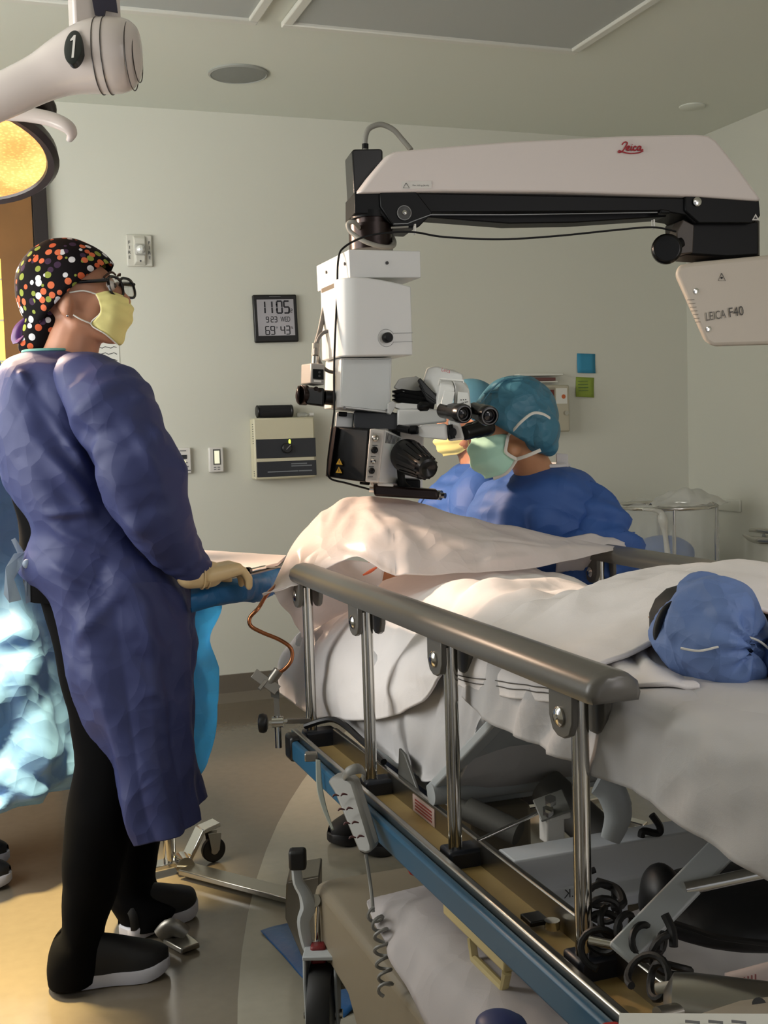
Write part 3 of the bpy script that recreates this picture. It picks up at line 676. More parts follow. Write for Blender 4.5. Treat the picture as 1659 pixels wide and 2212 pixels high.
# ---------------------------------------------------------------- white blanket over the patient
top = [  # y, far hem z, far edge, ridge stuff ..., near edge, near hem
 (2.95, .70, .78, .84, .86, .83, .78, .70, .56),
 (2.75, .70, .80, .88, .90, .87, .81, .72, .545),
 (2.52, .72, .82, .90, .915, .885, .83, .74, .585),
 (2.30, .74, .81, .875, .905, .905, .845, .76, .63),
 (2.12, .78, .83, .89, .925, .935, .865, .80, .68),
 (1.95, .82, .85, .90, .93, .935, .885, .84, .745),
 (1.83, .84, .87, .92, .95, .945, .905, .87, .82),
 (1.72, .86, .91, .97, .99, .97, .925, .89, .815),
 (1.60, .88, .92, .99, 1.02, 1.0, .945, .91, .830),
 (1.50, .89, .93, .99, 1.012, 1.01, .955, .918, .846),
 (1.41, .90, .935, .97, .99, 1.012, .965, .925, .860),
 (1.33, .905, .93, .945, .96, 1.0, .96, .928, .872),
]
rows = []
for y, a, b, c_, d_, e_, f_, g_, h_ in top:
    xh = .757 if y > 1.9 else .737
    rows.append([V((1.455, y, a)), V((1.42, y, b)), V((1.30, y, c_)), V((1.12, y, d_)), V((.98, y, e_)), V((.86, y, f_)), V((.785 if y > 1.9 else .768, y, g_)), V((xh, y, (g_+h_)/2)), V((xh, y, h_))])
g = grid(rows, 9, 8)
cz = creases([
 (oX(1000, 1300, .95), oX(1085, 1240, 1.05), .035, .022), (P(1170, 1225, 2.3), P(1255, 1440, 2.0), .04, .018), (P(1255, 1330, 2.0), P(1400, 1290, 1.9), .03, .014),
 (P(1330, 1330, 1.8), P(1420, 1480, 1.6), .03, .016), (P(1290, 1350, 1.9), P(1300, 1420, 1.8), .02, -.012), (P(1370, 1270, 1.9), P(1440, 1210, 1.85), .03, .012),
 (P(900, 1330, 2.3), P(1000, 1270, 2.4), .03, .018), (P(850, 1330, 2.3), P(760, 1420, 2.35), .04, .015), (P(700, 1430, 2.5), P(830, 1520, 2.2), .025, -.014),
 (P(690, 1500, 2.5), P(840, 1530, 2.2), .02, .014), (P(900, 1400, 2.1), P(960, 1440, 2.0), .03, .018), (P(745, 1390, 2.45), P(760, 1500, 2.4), .03, .012)])
g = displace(g, lambda p, u, v: -(.010*rid(V((p.x, p.y*.7, p.z)), 4.5)+.005*rid(p, 9, 3)+.010*crisp(p, 4, 5)+.003*crisp(p, 10, 4)+cz(p)))
bl = thing('blanket', 'white cotton blanket spread over the patient on the stretcher', 'blanket', (1.1, 2.1, .6))
gridmb(g).build('cloth', m_blanket, bl, smooth=180, solid=.006)
# stitched hem near the foot end
R_ = len(g); C_ = len(g[0])
for off in (4, 6):
    MB().tube([g[j][C_-1-off]+V((-.0045, 0, 0)) for j in range(int(R_*.60), R_-2)], .0009, 5).build('hem_stitching', M('stitch', (92, 88, 84), .8), bl)
# folded-back layer of blanket at the foot
ctl = [[(1250, 1330, 1.80), (1300, 1310, 1.79), (1360, 1300, 1.80), (1420, 1290, 1.80), (1450, 1300, 1.82)],
       [(1255, 1400, 1.66), (1310, 1395, 1.62), (1370, 1380, 1.60), (1425, 1385, 1.60), (1440, 1390, 1.66)],
       [(1280, 1440, 1.60), (1340, 1440, 1.54), (1390, 1440, 1.50), (1440, 1445, 1.50), (1475, 1445, 1.54)],
       [(1300, 1478, 1.55), (1350, 1482, 1.49), (1410, 1478, 1.45), (1460, 1474, 1.44), (1512, 1478, 1.44)]]
g = grid([[P(*q) for q in r] for r in ctl], 9, 9)
cz2 = creases([(P(1320, 1350, 1.7), P(1390, 1450, 1.5), .02, .02), (P(1370, 1330, 1.7), P(1430, 1440, 1.52), .02, .02), (P(1300, 1380, 1.7), P(1340, 1460, 1.5), .016, -.014), (P(1350, 1330, 1.7), P(1410, 1450, 1.5), .012, -.012)])
g = displace(g, lambda p, u, v: .006*rid(p, 11, 2)+cz2(p))
gridmb(g).build('folded_edge', m_blanket, bl, smooth=180, solid=.006)

# pillow bag and linens stowed on the hood
mb = MB()
ctl = [P(1040, 2080, 1.60), P(930, 2060, 1.75), P(1130, 2090, 1.50), P(1000, 2150, 1.58), P(1090, 2160, 1.5), P(960, 2010, 1.8), P(1050, 2020, 1.65), P(900, 2120, 1.75)]
pil = thing('stowed_pillow', 'white pillow in a loose case stowed on the stretcher base', 'pillow', (.85, 1.55, .36))
rows = []
for j in range(13):
    t_ = -1+2*j/12; rows.append([])
    for i in range(17):
        s_ = -1+2*i/16
        # square-to-rounded mapping gives a pillow outline without corners
        a_ = t_*math.sqrt(1-s_*s_*.32); b_ = s_*math.sqrt(1-t_*t_*.32)
        e_ = max(0, (1-a_**4)*(1-b_**4))
        rows[-1].append(V((.735+.14*a_, 1.53+.40*b_, .366+.092*e_**.5)))
g = displace(grid(rows, 4, 4), lambda p, u, v: -.012*crisp(p, 3.5, 1)-.005*crisp(p, 8, 2))
gridmb(g).build('case', M('pillow_case', (182, 176, 176), .85, bump=(500, .25, .0006)), pil, smooth=180, solid=.004); folded(MATS['pillow_case'], 7, .02, .5)
rows = []
for j in range(8):
    t_ = j/7
    rows.append([V((.885+.40*t_, 1.76-.72*i/9, .362+.12*math.sin(PI*t_)**.6*math.sin(PI*i/9)**.5)) for i in range(10)])
g = displace(grid(rows, 5, 5), lambda p, u, v: -.02*rid(p, 6, 4)-.008*rid(p, 14, 2))
tag(gridmb(g).build('stowed_sheet', M('stowed_linen', (204, 198, 196), .85), None, smooth=180, solid=.004), 'crumpled white sheet stowed under the foot section', 'sheet')

# ================================================================ SURGICAL MICROSCOPE
m_mw = M('scope_white', (222, 212, 207), .34)
m_mw2 = M('scope_white_cool', (214, 215, 213), .32)
m_mb = M('scope_black', (10, 11, 13), .42, Specular_IOR_Level=.2)
m_mb2 = M('scope_black_gloss', (9, 9, 10), .26, Specular_IOR_Level=.3)
m_bronze = M('bronze_black', (40, 30, 28), .28, .6)
m_leicared = M('logo_red', (168, 24, 40), .5)
m_cable = M('cable_grey', (138, 136, 128), .5)
AL, AR = P(770, 415, 2.88), P(1645, 432, 3.11)
ah = V((AR.x-AL.x, AR.y-AL.y, 0)).normalized(); an = V((-ah.y, ah.x, 0))   # an: away from the camera
def fa(px, py, off=0): return pl(px, py, AL+an*off, an)
sm = thing('surgical_microscope', 'surgical microscope hanging from a long white balance arm with red script logo', 'microscope', (2.25, 2.7, 0))
def pp(pts, off, th, name, mat, parent=None, bevel=.003, **k):
    return MB().prism([fa(x, y, off) for x, y in pts], an*th).build(name, mat, parent or sm, bevel=bevel, **k)
# white arm cover: front outline lofted to a slightly smaller back
cov = [(770, 417), (800, 376), (832, 338), (850, 327), (980, 315), (1100, 306), (1350, 293), (1505, 290), (1533, 293), (1550, 304), (1600, 366), (1646, 430), (1640, 435), (1500, 425), (1200, 416), (950, 414)]
ring0 = [fa(x, y, 0) for x, y in cov]; cc = sum(ring0, V())/len(ring0)
cover = MB().loft([[p+(cc-p)*.02+an*-.004 for p in ring0], [p+an*.008 for p in ring0], [p+an*.165 for p in ring0], [p+(cc-p)*.02+an*.178 for p in ring0]]).build('arm_cover', m_mw, sm, bevel=.006, bseg=3)
def zl(lst, off=-.0075): return [fa(1200+x/3.614, y/3.614, off) for x, y in lst]
lg = MB()
for st_, rad in (([(520, 1130), (535, 1112), (552, 1108), (562, 1118), (550, 1140), (535, 1165), (520, 1182), (500, 1190), (490, 1183), (500, 1176), (520, 1183), (555, 1194), (600, 1197), (650, 1192), (685, 1178)], .0016),
           ([(552, 1166), (572, 1155), (580, 1145), (570, 1140), (558, 1150), (556, 1165), (566, 1172), (584, 1168)], .0018), ([(597, 1142), (592, 1160), (594, 1172), (606, 1168)], .0018), ([(598, 1129), (599, 1132)], .0022),
           ([(632, 1148), (622, 1142), (612, 1152), (610, 1166), (620, 1173), (636, 1166)], .0018), ([(668, 1146), (655, 1141), (644, 1152), (643, 1167), (653, 1172), (664, 1160), (668, 1146), (665, 1165), (670, 1172), (683, 1166)], .0018)):
    lg.tube(zl(st_), rad, 6, smooth=4)
lg.build('script_logo', m_leicared, cover)
q = [(868, 392), (932, 391), (932, 407), (868, 409)]
MB().prism([fa(x, y, -.0045) for x, y in q], an*-.001).build('warning_sticker', M('sticker_white', (222, 218, 212), .5), cover)
tri = [fa(877, 395, -.006), fa(871, 406, -.006), fa(884, 406, -.006)]
MB().tube(tri+[tri[0]], .0006, 5).build('warning_triangle', m_ink, cover)
a = fa(909, 401, -.006); text('Max. 16.5 kg (36.4 lb)', a, ah, UP, .005, m_ink, cover, width=.042)
# black beam
beam = pp([(766, 414), (1640, 431), (1643, 466), (1632, 480), (1500, 482), (1482, 465), (1432, 456), (934, 459), (912, 474), (897, 493), (852, 491), (820, 462), (766, 462)], .012, .13, 'beam', m_mb)
pp([(905, 468), (1100, 483), (1240, 481), (1440, 468), (1440, 456), (930, 458)], .05, .07, 'lower_link', m_mb)
pp([(820, 418), (840, 404), (900, 415), (935, 460), (905, 490), (852, 491), (822, 446)], .004, .02, 'elbow_plate', m_mb)
a = fa(873, 460, .002); MB().lathe([(.0185, 0), (.0185, .003), (.0165, .003), (.0165, 0)], a, -an, 32).build('elbow_ring', M('ring_grey', (120, 120, 120), .4), sm)
MB().lathe([(.006, 0), (.006, .006), (.001, .008)], a, -an, 12).build('elbow_bolt', m_chrome, sm)
MB().tube([fa(850, 484, .0), fa(880, 483, 0), fa(892, 478, 0), fa(930, 464, 0), fa(1100, 464, 0), fa(1420, 459, 0)], .0016, 6).build('beam_edge', M('edge_grey', (110, 112, 112), .3, .5), sm)
MB().tube([fa(845, 492, .0), fa(882, 490, 0)], .0025, 6).build('slot_edge', m_cable, sm)
pp([(1480, 422), (1640, 434), (1642, 462), (1625, 482), (1510, 482), (1480, 455)], .004, .02, 'shoulder_plate', m_mb)
a = fa(1505, 436, .002); MB().lathe([(.012, 0), (.012, .004), (.007, .006), (.001, .006)], a, -an, 20).build('shoulder_bolt', m_chrome, sm)
t_ = [fa(1632, 462, .002), fa(1624, 476, .002), fa(1640, 476, .002)]
MB().prism(t_, an*-.001).build('hazard_triangle', m_white, sm, smooth=0)
MB().prism([fa(1632, 467, 0), fa(1629, 473, 0), fa(1635, 473, 0)], an*-.001).build('hazard_mark', m_ink, sm, smooth=0)
pp([(1427, 451), (1448, 454), (1448, 461), (1427, 461)], .004, .02, 'beam_clip', m_mb)
# rear black column and the cable over it
MB().prism([fa(x, y, .07) for x, y in ((760, 326), (765, 322), (822, 321), (827, 325), (829, 480), (768, 480))], an*.10).build('rear_column', m_mb2, sm, bevel=.004)
MB().tube([fa(789, 324, .12), fa(789, 300, .12), fa(797, 278, .12), fa(822, 269, .12), fa(848, 279, .12), fa(868, 300, .12), fa(888, 324, .1)], .007, 10, smooth=6).build('top_cable', m_cable, sm)
MB().cyl(fa(789, 322, .12), fa(789, 311, .12), .0085).build('cable_gland', m_mb, sm)
# suspension joint below the arm: black turret
def zc(px, py, d): return P(px, py, d)
tc = P(800, 512, 2.93)
def vcyl(px, pyt, pyb, d, r, name, mat, parent=None, n=32, bevel=0):
    a = P(px, pyt, d); b = P(px, pyb, d)
    return MB().cyl(V((a.x, a.y, a.z)), V((a.x, a.y, b.z)), r, n=n).build(name, mat, parent or sm, bevel=bevel)
vcyl(800, 487, 541, 2.95, .0560, 'turret', m_bronze)
vcyl(803, 470, 488, 2.95, .044, 'turret_cap', m_bronze)
vcyl(800, 460, 474, 2.95, .05, 'turret_flange', m_mb)
d_ = 2.87
MB().tube([P(775, 492, 2.90), P(765, 480, d_), P(752, 483, d_), P(757, 500, d_), P(785, 520, 2.86), P(820, 532, 2.86), P(845, 533, 2.88), P(852, 525, 2.92), P(846, 508, 2.97)], .0058, 10, smooth=6).build('loop_cable', m_cable, sm)
# shoulder on the right: dark faceted joint, round knob, turret into the stand head
pp([(1478, 470), (1640, 478), (1640, 552), (1572, 556), (1480, 550)], .03, .12, 'shoulder_joint', m_mb, bevel=.006)
pp([(1476, 474), (1500, 486), (1497, 546), (1462, 550), (1462, 500)], .02, .05, 'joint_facet', M('facet_grey', (76, 68, 62), .4), bevel=.003)
a = fa(1595, 482, .10); b = fa(1595, 556, .10); MB().cyl(V((a.x, a.y, a.z)), V((a.x, a.y, b.z)), .056, n=36).build('shoulder_turret', m_bronze, sm)
a = fa(1443, 538, .02); MB().lathe([(.036, 0), (.040, .006), (.040, .02), (.034, .026), (.001, .026)], a+an*.012, -an+ah*-.35, 32).build('tension_knob', m_mb2, sm, bevel=.002)
MB().cyl(a, fa(1470, 524, .03), .016).build('knob_stem', m_mb, sm)
# stand head with lettering
sh = [(1458, 590), (1466, 573), (1500, 566), (1660, 551), (1900, 540), (1900, 740), (1700, 744), (1540, 749), (1524, 738)]
stand = MB().prism([fa(x, y, -.02) for x, y in sh], ray(1440, 640).normalized()*.24).build('stand_head', M('stand_cream', (206, 196, 182), .38), sm, bevel=.012, bseg=3)
a = fa(1546, 681, -.0225); b = fa(1590, 673, -.0225); rt = (fa(1613, 670, -.02)-fa(1522, 684, -.02)).normalized()
text('LEICA', a, rt, UP, .022, M('letter_grey', (96, 92, 86), .5), stand, width=.058, gap=.002)
text('F40', b, rt, UP, .025, M('letter_dark', (70, 66, 62), .5), stand, width=.042, gap=.002)
for (x, y) in ((1503, 629), (1530, 711)):
    MB().lathe([(.008, 0), (.008, .003), (.004, .004), (.001, .004)], fa(x, y, -.02), -an, 14).build('screw', m_chrome, stand)
tri = [fa(1559, 590, -.0225), fa(1552, 606, -.0225), fa(1567, 606, -.0225)]
MB().tube(tri+[tri[0]], .0008, 5).build('warning_triangle', m_ink, stand)
MB().cyl(fa(1559, 600, -.0215), fa(1559, 600, -.0225), .003).build('warning_mark', m_ink, stand)
for k in range(7):
    MB().tube([fa(1484+k*3, 648+k*8, -.0212), fa(1500+k*2.2, 648+k*8-1, -.0212)], .0006, 4).build('vent_groove', M('groove_grey', (150, 142, 132), .5), stand)
# floor column of the stand, just outside the frame
MB().cyl((2.62, 2.62, .12), (2.62, 2.62, 1.42), .05).build('stand_column', m_mw, sm)
MB().bb(2.34, 2.9, 2.3, 2.95, .05, .13).build('stand_base', m_mw, sm, bevel=.02)
# thin black cable along the beam, held by ties
MB().tube([P(722, 890, 2.78), P(722, 780, 2.78), P(728, 640, 2.79), P(731, 560, 2.80), P(745, 533, 2.82), P(790, 511, 2.84), P(850, 502, 2.85), P(898, 502, 2.86), P(960, 512, 2.87), P(1080, 517, 2.9), P(1200, 510, 2.94), P(1330, 497, 2.98), P(1410, 491, 3.0), P(1460, 500, 3.02)], .0026, 7, smooth=8).build('thin_cable', m_mb, sm)
for (x, y0_, y1_) in ((897, 484, 506), (1413, 474, 494)):
    a = fa(x, y0_, -.004); b = fa(x+1, y1_, -.004); MB().tube([a, b, b+V((0, .01, 0)), a+V((0, .01, 0))], .0022, 6).build('cable_tie', m_white, sm)

# ------------------------------------------------ optics carrier: white bracket box
def yb_(pts, y, dep, name, mat, bevel=.002, parent=None, **k):
    return MB().prism([oY(x, yy, y) for x, yy in pts], V((0, dep, 0))).build(name, mat, parent or sm, bevel=bevel, **k)
YF = P(830, 570, 2.80).y
br = yb_([(753, 539), (908, 542), (910, 600), (756, 600)], YF, .27, 'bracket_box', m_mw2)
for q in ((836, 568), (745, 570), (705, 588)):
    a = oY(q[0], q[1], YF-.001) if q[0] > 760 else oX(q[0], q[1], oY(754, 570, YF).x-.001)
    MB().cyl(a, a+(V((0, -.002, 0)) if q[0] > 760 else V((-.002, 0, 0))), .004, n=10).build('screw', m_ink, br)
# lamp housing with a softly rounded left edge
yh = YF-.02
a0 = oY(737, 600, yh); b0 = oY(890, 620, yh); dp = .17
def hring(px_l, px_r, yl, yr, k=0):
    L_ = oY(px_l, yl, yh); R_ = oY(px_r, yr, yh); pts = []
    n = 10
    for i in range(n+1):
        t = PI/2*i/n; pts.append(V((L_.x+.05*(1-math.sin(t)) , yh+.05*(1-math.cos(t))*1.0, L_.z)))
    pts = [V((L_.x+.045*(1-math.cos(PI/2*i/n)), yh+.045*(1-math.sin(PI/2*i/n)), L_.z)) for i in range(n+1)]
    for i in range(1, 9):
        t = i/8; pts.append(V((L_.x+.045+(R_.x-L_.x-.045)*t, yh, L_.z+(R_.z-L_.z)*(t**1.6 if yl < 700 else t))))
    pts += [V((R_.x, yh+dp, R_.z)), V((L_.x, yh+dp, L_.z))]
    return pts
hs = MB().loft([hring(737, 888, 598, 619), hring(738.5, 890, 670, 690), hring(740, 892, 769, 767)]).build('lamp_housing', m_mw2, sm, bevel=.003)
yb_([(722, 610), (739, 602), (743, 772), (726, 755)], yh+.055, .11, 'housing_back', M('back_bronze', (70, 60, 46), .4), parent=hs)
a = oY(834, 730, yh); MB().lathe([(.011, 0), (.0125, .004), (.0125, .016), (.009, .022), (.001, .023)], a, (0, -1, 0), 24).build('lock_knob', m_mb, hs)
MB().tube([a+V((math.cos(t_)*.021, -.0004, math.sin(t_)*.021)) for t_ in [.45+i*(2*PI-.9)/24 for i in range(25)]], .0006, 4).build('knob_ring', M('seam_grey', (164, 166, 166), .5), hs)
for yy in (719, 738): MB().tube([oY(850, yy+1, yh-.0004), oY(892, yy, yh-.0004)], .0006, 4).build('seam', M('seam_grey', (164, 166, 166), .5), hs)
# lower white column
col_ = MB().prism([oY(x, y, YF+.03) for x, y in ((737, 773), (847, 773), (843, 893), (734, 880))], (0, .13, 0)).build('column', m_mw2, sm, bevel=.002)
yb_([(741, 776), (844, 776), (840, 888), (737, 877)], YF+.028, .004, 'column_panel', M('panel_cool', (198, 204, 202), .3), .001, col_)
for q in ((744, 881), (836, 886)): MB().cyl(oY(q[0], q[1], YF+.0275), oY(q[0], q[1], YF+.025), .0035, n=10).build('screw', M('mid_grey', (110, 110, 112), .5), col_)
yb_([(838, 872), (850, 866), (856, 874), (852, 884), (844, 896), (838, 892)], YF+.02, .02, 'hinge_lug', m_mw2)
# cables and the side camera
MB().tube([P(712, 618, 2.92), P(702, 660, 2.9), P(692, 710, 2.88), P(683, 745, 2.86), P(682, 768, 2.85)], .0065, 10, smooth=6).build('camera_cable', M('cable_dark', (104, 102, 98), .5), sm)
MB().tube([P(724, 717, 2.86), P(705, 716, 2.86), P(690, 728, 2.86), P(684, 752, 2.86), P(692, 785, 2.87), P(708, 801, 2.87), P(728, 805, 2.87)], .0045, 10, smooth=6).build('loop_cable', M('cable_dark', (104, 102, 98), .5), sm)
MB().cyl(P(683, 742, 2.86), P(681, 770, 2.86), .010, n=14).build('cable_boot', m_cable, sm)
MB().cyl(P(681, 768, 2.86), P(680, 786, 2.86), .009, n=14).build('connector', m_steel, sm)
cb = MB().prism([P(672, 784, 2.83), P(702, 786, 2.83), P(701, 832, 2.83), P(671, 828, 2.83)], F0*.05-R0*.028).build('camera_body', M('camera_grey', (150, 146, 140), .35), sm, bevel=.003)
MB().prism([P(676, 797, 2.8285), P(699, 798, 2.8285), P(699, 820, 2.8285), P(676, 818, 2.8285)], F0*-.001).build('camera_label', m_mb, cb)
for k in range(2): MB().cyl(P(690, 804+k*8, 2.826), P(690, 804+k*8, 2.8275), .003, n=10).build('camera_socket', m_ink, cb)
MB().prism([P(678, 821, 2.8285), P(694, 822, 2.8285), P(694, 826, 2.8285), P(678, 825, 2.8285)], F0*-.001).build('camera_tag', m_white, cb)
MB().prism([P(661, 836, 2.84), P(700, 838, 2.82), P(699, 878, 2.82), P(660, 873, 2.84)], F0*.06).build('mirror_cube', m_mb, sm, bevel=.004)
MB().cyl(P(662, 854, 2.86), P(648, 853, 2.85), .025, n=28).cyl(P(648, 853, 2.85), P(643, 853, 2.85), .023, n=28).build('focus_ring', m_bronze, sm, bevel=.002)
MB().cyl(P(699, 858, 2.85), P(738, 861, 2.87), .018, n=24).build('adapter_tube', m_mb, sm)
MB().lathe([(.006, 0), (.006, .005), (.001, .006)], P(683, 840, 2.822), -F0, 12).build('clamp_screw', m_bronze, sm)
# body below: dark core and white rear plate
MB().prism([P(764, 888, 2.86), P(866, 892, 2.86), P(864, 930, 2.86), P(764, 930, 2.86)], F0*.10).build('coupling', M('coupling_grey', (52, 54, 58), .4), sm, bevel=.004)
MB().prism([P(726, 890, 2.88), P(764, 892, 2.88), P(762, 926, 2.88), P(724, 922, 2.88)], F0*.05).build('coupling_bracket', m_mw2, sm, bevel=.003)
MB().prism([P(731, 889, 2.87), P(750, 890, 2.87), P(749, 900, 2.87), P(731, 899, 2.87)], F0*.01).build('thumb_wheel', m_mb, sm, bevel=.002)
MB().prism([P(806, 905, 2.92), P(918, 905, 2.94), P(912, 1060, 2.94), P(800, 1050, 2.92)], F0*.09).build('optics_body', m_mw2, sm, bevel=.006)
MB().prism([P(842, 888, 2.87), P(866, 896, 2.87), P(862, 1030, 2.87), P(856, 1030, 2.87)], F0*.02).build('black_spine', m_mb, sm, bevel=.002)
# illumination box: black side, control strip, white vented side
def ring2(pts): return [P(*q) for q in pts]
MB().loft([ring2([(722, 922, 2.82), (797, 927, 2.76), (845, 925, 2.95), (760, 920, 3.0)]), ring2([(704, 1030, 2.82), (788, 1042, 2.76), (838, 1040, 2.95), (750, 1030, 3.0)])]).build('lamp_box', m_mb, sm, bevel=.004)
MB().prism(ring2([(714, 922, 2.815), (727, 921, 2.80), (712, 1030, 2.80), (703, 1029, 2.815)]), F0*.04).build('lamp_box_edge', m_bronze, sm, bevel=.002)
cs = MB().loft([ring2([(799, 926, 2.755), (831, 929, 2.755), (842, 925, 2.90), (810, 925, 2.90)]), ring2([(789, 1041, 2.755), (818, 1043, 2.755), (832, 1042, 2.90), (800, 1040, 2.90)])]).build('control_strip', M('strip_silver', (186, 182, 176), .35), sm, bevel=.003)
MB().loft([ring2([(831, 928, 2.76), (867, 945, 2.86), (868, 942, 2.93), (833, 926, 2.93)]), ring2([(818, 1043, 2.76), (860, 1046, 2.86), (862, 1044, 2.93), (820, 1042, 2.93)])]).build('vented_side', m_mw2, sm, bevel=.003)
MB().prism(ring2([(806, 934, 2.753), (824, 936, 2.753), (813, 1036, 2.753), (796, 1034, 2.753)]), F0*-.0012).build('control_frame', M('strip_frame', (160, 156, 150), .4), cs)
for (x, y, r, mt_, n_) in ((811, 946, .0085, m_steel, 'socket'), (809, 972, .0085, m_mb, 'socket'), (806, 996, .006, m_chrome, 'socket'), (803, 1017, .0075, m_mb, 'socket')):
    MB().lathe([(r, 0), (r, .004), (r*.7, .006), (r*.3, .004), (.0005, .004)], P(x, y, 2.751), -F0, 18).build(n_, mt_, cs)
for k, (x, y) in enumerate(((816, 962), (812, 986), (808, 1008), (806, 1030))):
    MB().box(P(x-6, y, 2.751), (.012, .001, .0018), (R0, F0, UP)).build('print_mark', m_ink, cs)
for k in range(12):
    x = 836+k*2.6; dd = 2.772+.0075*k
    MB().tube([P(x, 934+k*1.1, dd-.004), P(x-2.5, 957+k*.4, dd-.004)], .0009, 4).build('vent_slot', m_ink, sm)
for (x, y) in ((733, 998), (732, 1016)):
    t_ = [P(x, y-8, 2.795), P(x-7, y+5, 2.795), P(x+7, y+6, 2.795)]
    w_ = MB().prism(t_, F0*-.004).build('warning_triangle', M('warning_yellow', (206, 160, 40), .5), sm, smooth=0)
    MB().bar(P(x, y-4, 2.789), P(x, y+3, 2.789), .0016, .001).build('warning_mark', m_ink, w_)
# ribbed hand knob
a, b = P(880, 985, 2.80), P(925, 1013, 2.70); axk = (b-a).normalized(); L_ = (b-a).length
MB().lathe([(.026, -.02), (.040, -.012), (.042, .0), (.040, .02), (.030, L_*.72), (.0285, L_*.9), (.024, L_), (.018, L_+.002), (.001, L_-.006)], a, axk, 36).build('hand_knob', m_mb2, sm)
u, v_ = frame(axk)
for k in range(16):
    t_ = 2*PI*k/16; e = u*math.cos(t_)+v_*math.sin(t_)
    MB().tube([a+axk*.022+e*.040, a+axk*(L_*.72)+e*.0305, a+axk*(L_*.9)+e*.0285], .0028, 5).build('knob_rib', m_mb2, sm)
MB().tube([P(866, 1000, 2.82), P(868, 1040, 2.82), P(880, 1060, 2.82)], [.012, .010, .016], 8, smooth=4, flat=.5).build('knob_bracket', m_mb, sm)
# objective ring and lower bar
MB().prism(ring2([(806, 1046, 2.80), (946, 1058, 2.80), (948, 1080, 2.80), (808, 1072, 2.80)]), F0*.055).build('objective_bar', m_bronze, sm, bevel=.006)
MB().prism(ring2([(860, 1033, 2.84), (908, 1036, 2.84), (908, 1056, 2.84), (858, 1052, 2.84)]), F0*.07).build('objective_mount', m_mb, sm, bevel=.004)
MB().prism(ring2([(778, 1038, 2.85), (800, 1040, 2.85), (798, 1049, 2.85), (776, 1046, 2.85)]), F0*.04).build('lock_tab', m_mb, sm, bevel=.003)
MB().prism(ring2([(815, 1042, 2.80), (850, 1045, 2.80), (850, 1052, 2.80), (815, 1050, 2.80)]), F0*.04).build('bar_clamp', m_mw2, sm, bevel=.003)
a = P(946, 1069, 2.83); b = P(962, 1071, 2.82)
MB().cyl(a, a+(b-a)*.45, .012, n=18).cyl(a+(b-a)*.45, b, .007, n=14).build('chrome_plug', m_chrome, sm)
MB().cyl(P(808, 1058, 2.83), P(798, 1057, 2.83), .007, n=14).build('cable_plug', m_chrome, sm)
MB().tube([P(722, 890, 2.78), P(717, 930, 2.78), P(708, 1000, 2.80), P(712, 1032, 2.80), P(750, 1044, 2.80), P(798, 1057, 2.83)], .0026, 7, smooth=6).build('fibre_cable', m_mb, sm)

# ------------------------------------------------ binocular heads
bh = MB().loft([ring2([(910, 838, 2.86), (924, 796, 2.86), (942, 792, 2.85), (1000, 808, 2.80), (1004, 830, 2.78), (968, 858, 2.76), (930, 848, 2.82)]),
                ring2([(908, 842, 3.0), (922, 795, 3.0), (940, 790, 2.98), (985, 800, 2.94), (995, 830, 2.92), (960, 866, 2.92), (926, 856, 2.96)])]).build('binocular_head', m_mw2, sm, bevel=.004)
MB().tube(ring2([(947, 832, 2.77), (950, 818, 2.785), (1001, 822, 2.775), (1003, 832, 2.77)]), .0022, 6).build('head_edge', M('edge_white', (232, 232, 228), .3), bh)
lgx = P(968, 801, 2.82); text('Leica', P(965, 800, 2.818), (P(1000, 806, 2.79)-P(940, 793, 2.84)), UP, .009, m_leicared, bh, gap=.003)
for k, pts in enumerate((((951, 828, 2.765), (977, 830, 2.755), (983, 838, 2.735), (975, 884, 2.70), (944, 884, 2.72), (944, 868, 2.735)), ((979, 826, 2.77), (1002, 828, 2.765), (1014, 842, 2.735), (1018, 884, 2.70), (982, 884, 2.70), (984, 838, 2.735)))):
    w_ = MB().loft([ring2(pts), [p+F0*.045+UP*.012 for p in ring2(pts)]]).build('prism_arm', m_mw2, sm, bevel=.004)
    pts2 = (((960, 843, 2.718), (983, 846, 2.715), (976, 878, 2.687), (952, 872, 2.695)), ((989, 846, 2.718), (1012, 848, 2.715), (1016, 876, 2.69), (988, 876, 2.69)))[k]
    MB().prism(ring2(pts2), F0*.006).build('prism_plate', M('plate_white', (222, 224, 222), .3), w_, bevel=.001)
    if k == 1:
        for q in range(3): MB().cyl(P(996+q*5, 864-q*.4, 2.692), P(996+q*5, 864-q*.4, 2.695), .0016, n=8).build('dot_mark', m_ink, w_)
        MB().bar(P(994, 872, 2.687), P(1002, 870, 2.687), .0035, .002).bar(P(1004, 869, 2.687), P(1011, 868, 2.687), .0035, .002).build('slot_mark', m_ink, w_)
def eyepiece(a, b, r, label=None):
    ax_ = (b-a).normalized(); L_ = (b-a).length
    e = MB().lathe([(r*.72, 0), (r*.82, .004), (r*.82, L_*.45), (r*.93, L_*.5), (r*.93, L_*.72), (r, L_*.76), (r*1.03, L_*.9), (r*.96, L_), (r*.72, L_+.001), (r*.66, L_-.006), (r*.001, L_-.008)], a, ax_, 32).build('eyepiece', m_mb2, sm)
    MB().lathe([(r*.86, L_+.0006), (r*.74, L_+.0012), (r*.70, L_-.003)], a, ax_, 32, False).build('eyecup_ring', M('cup_grey', (88, 90, 94), .45), e)
    MB().lathe([(r*.5, L_-.0045), (r*.3, L_-.002), (.0005, L_-.001)], a, ax_, 24).build('eye_lens', M('coated_glass', (10, 12, 20), .04), e)
eyepiece(P(956, 886, 2.73), P(1003, 894, 2.645), .0225)
eyepiece(P(1022, 886, 2.75), P(1058, 899, 2.665), .0235)
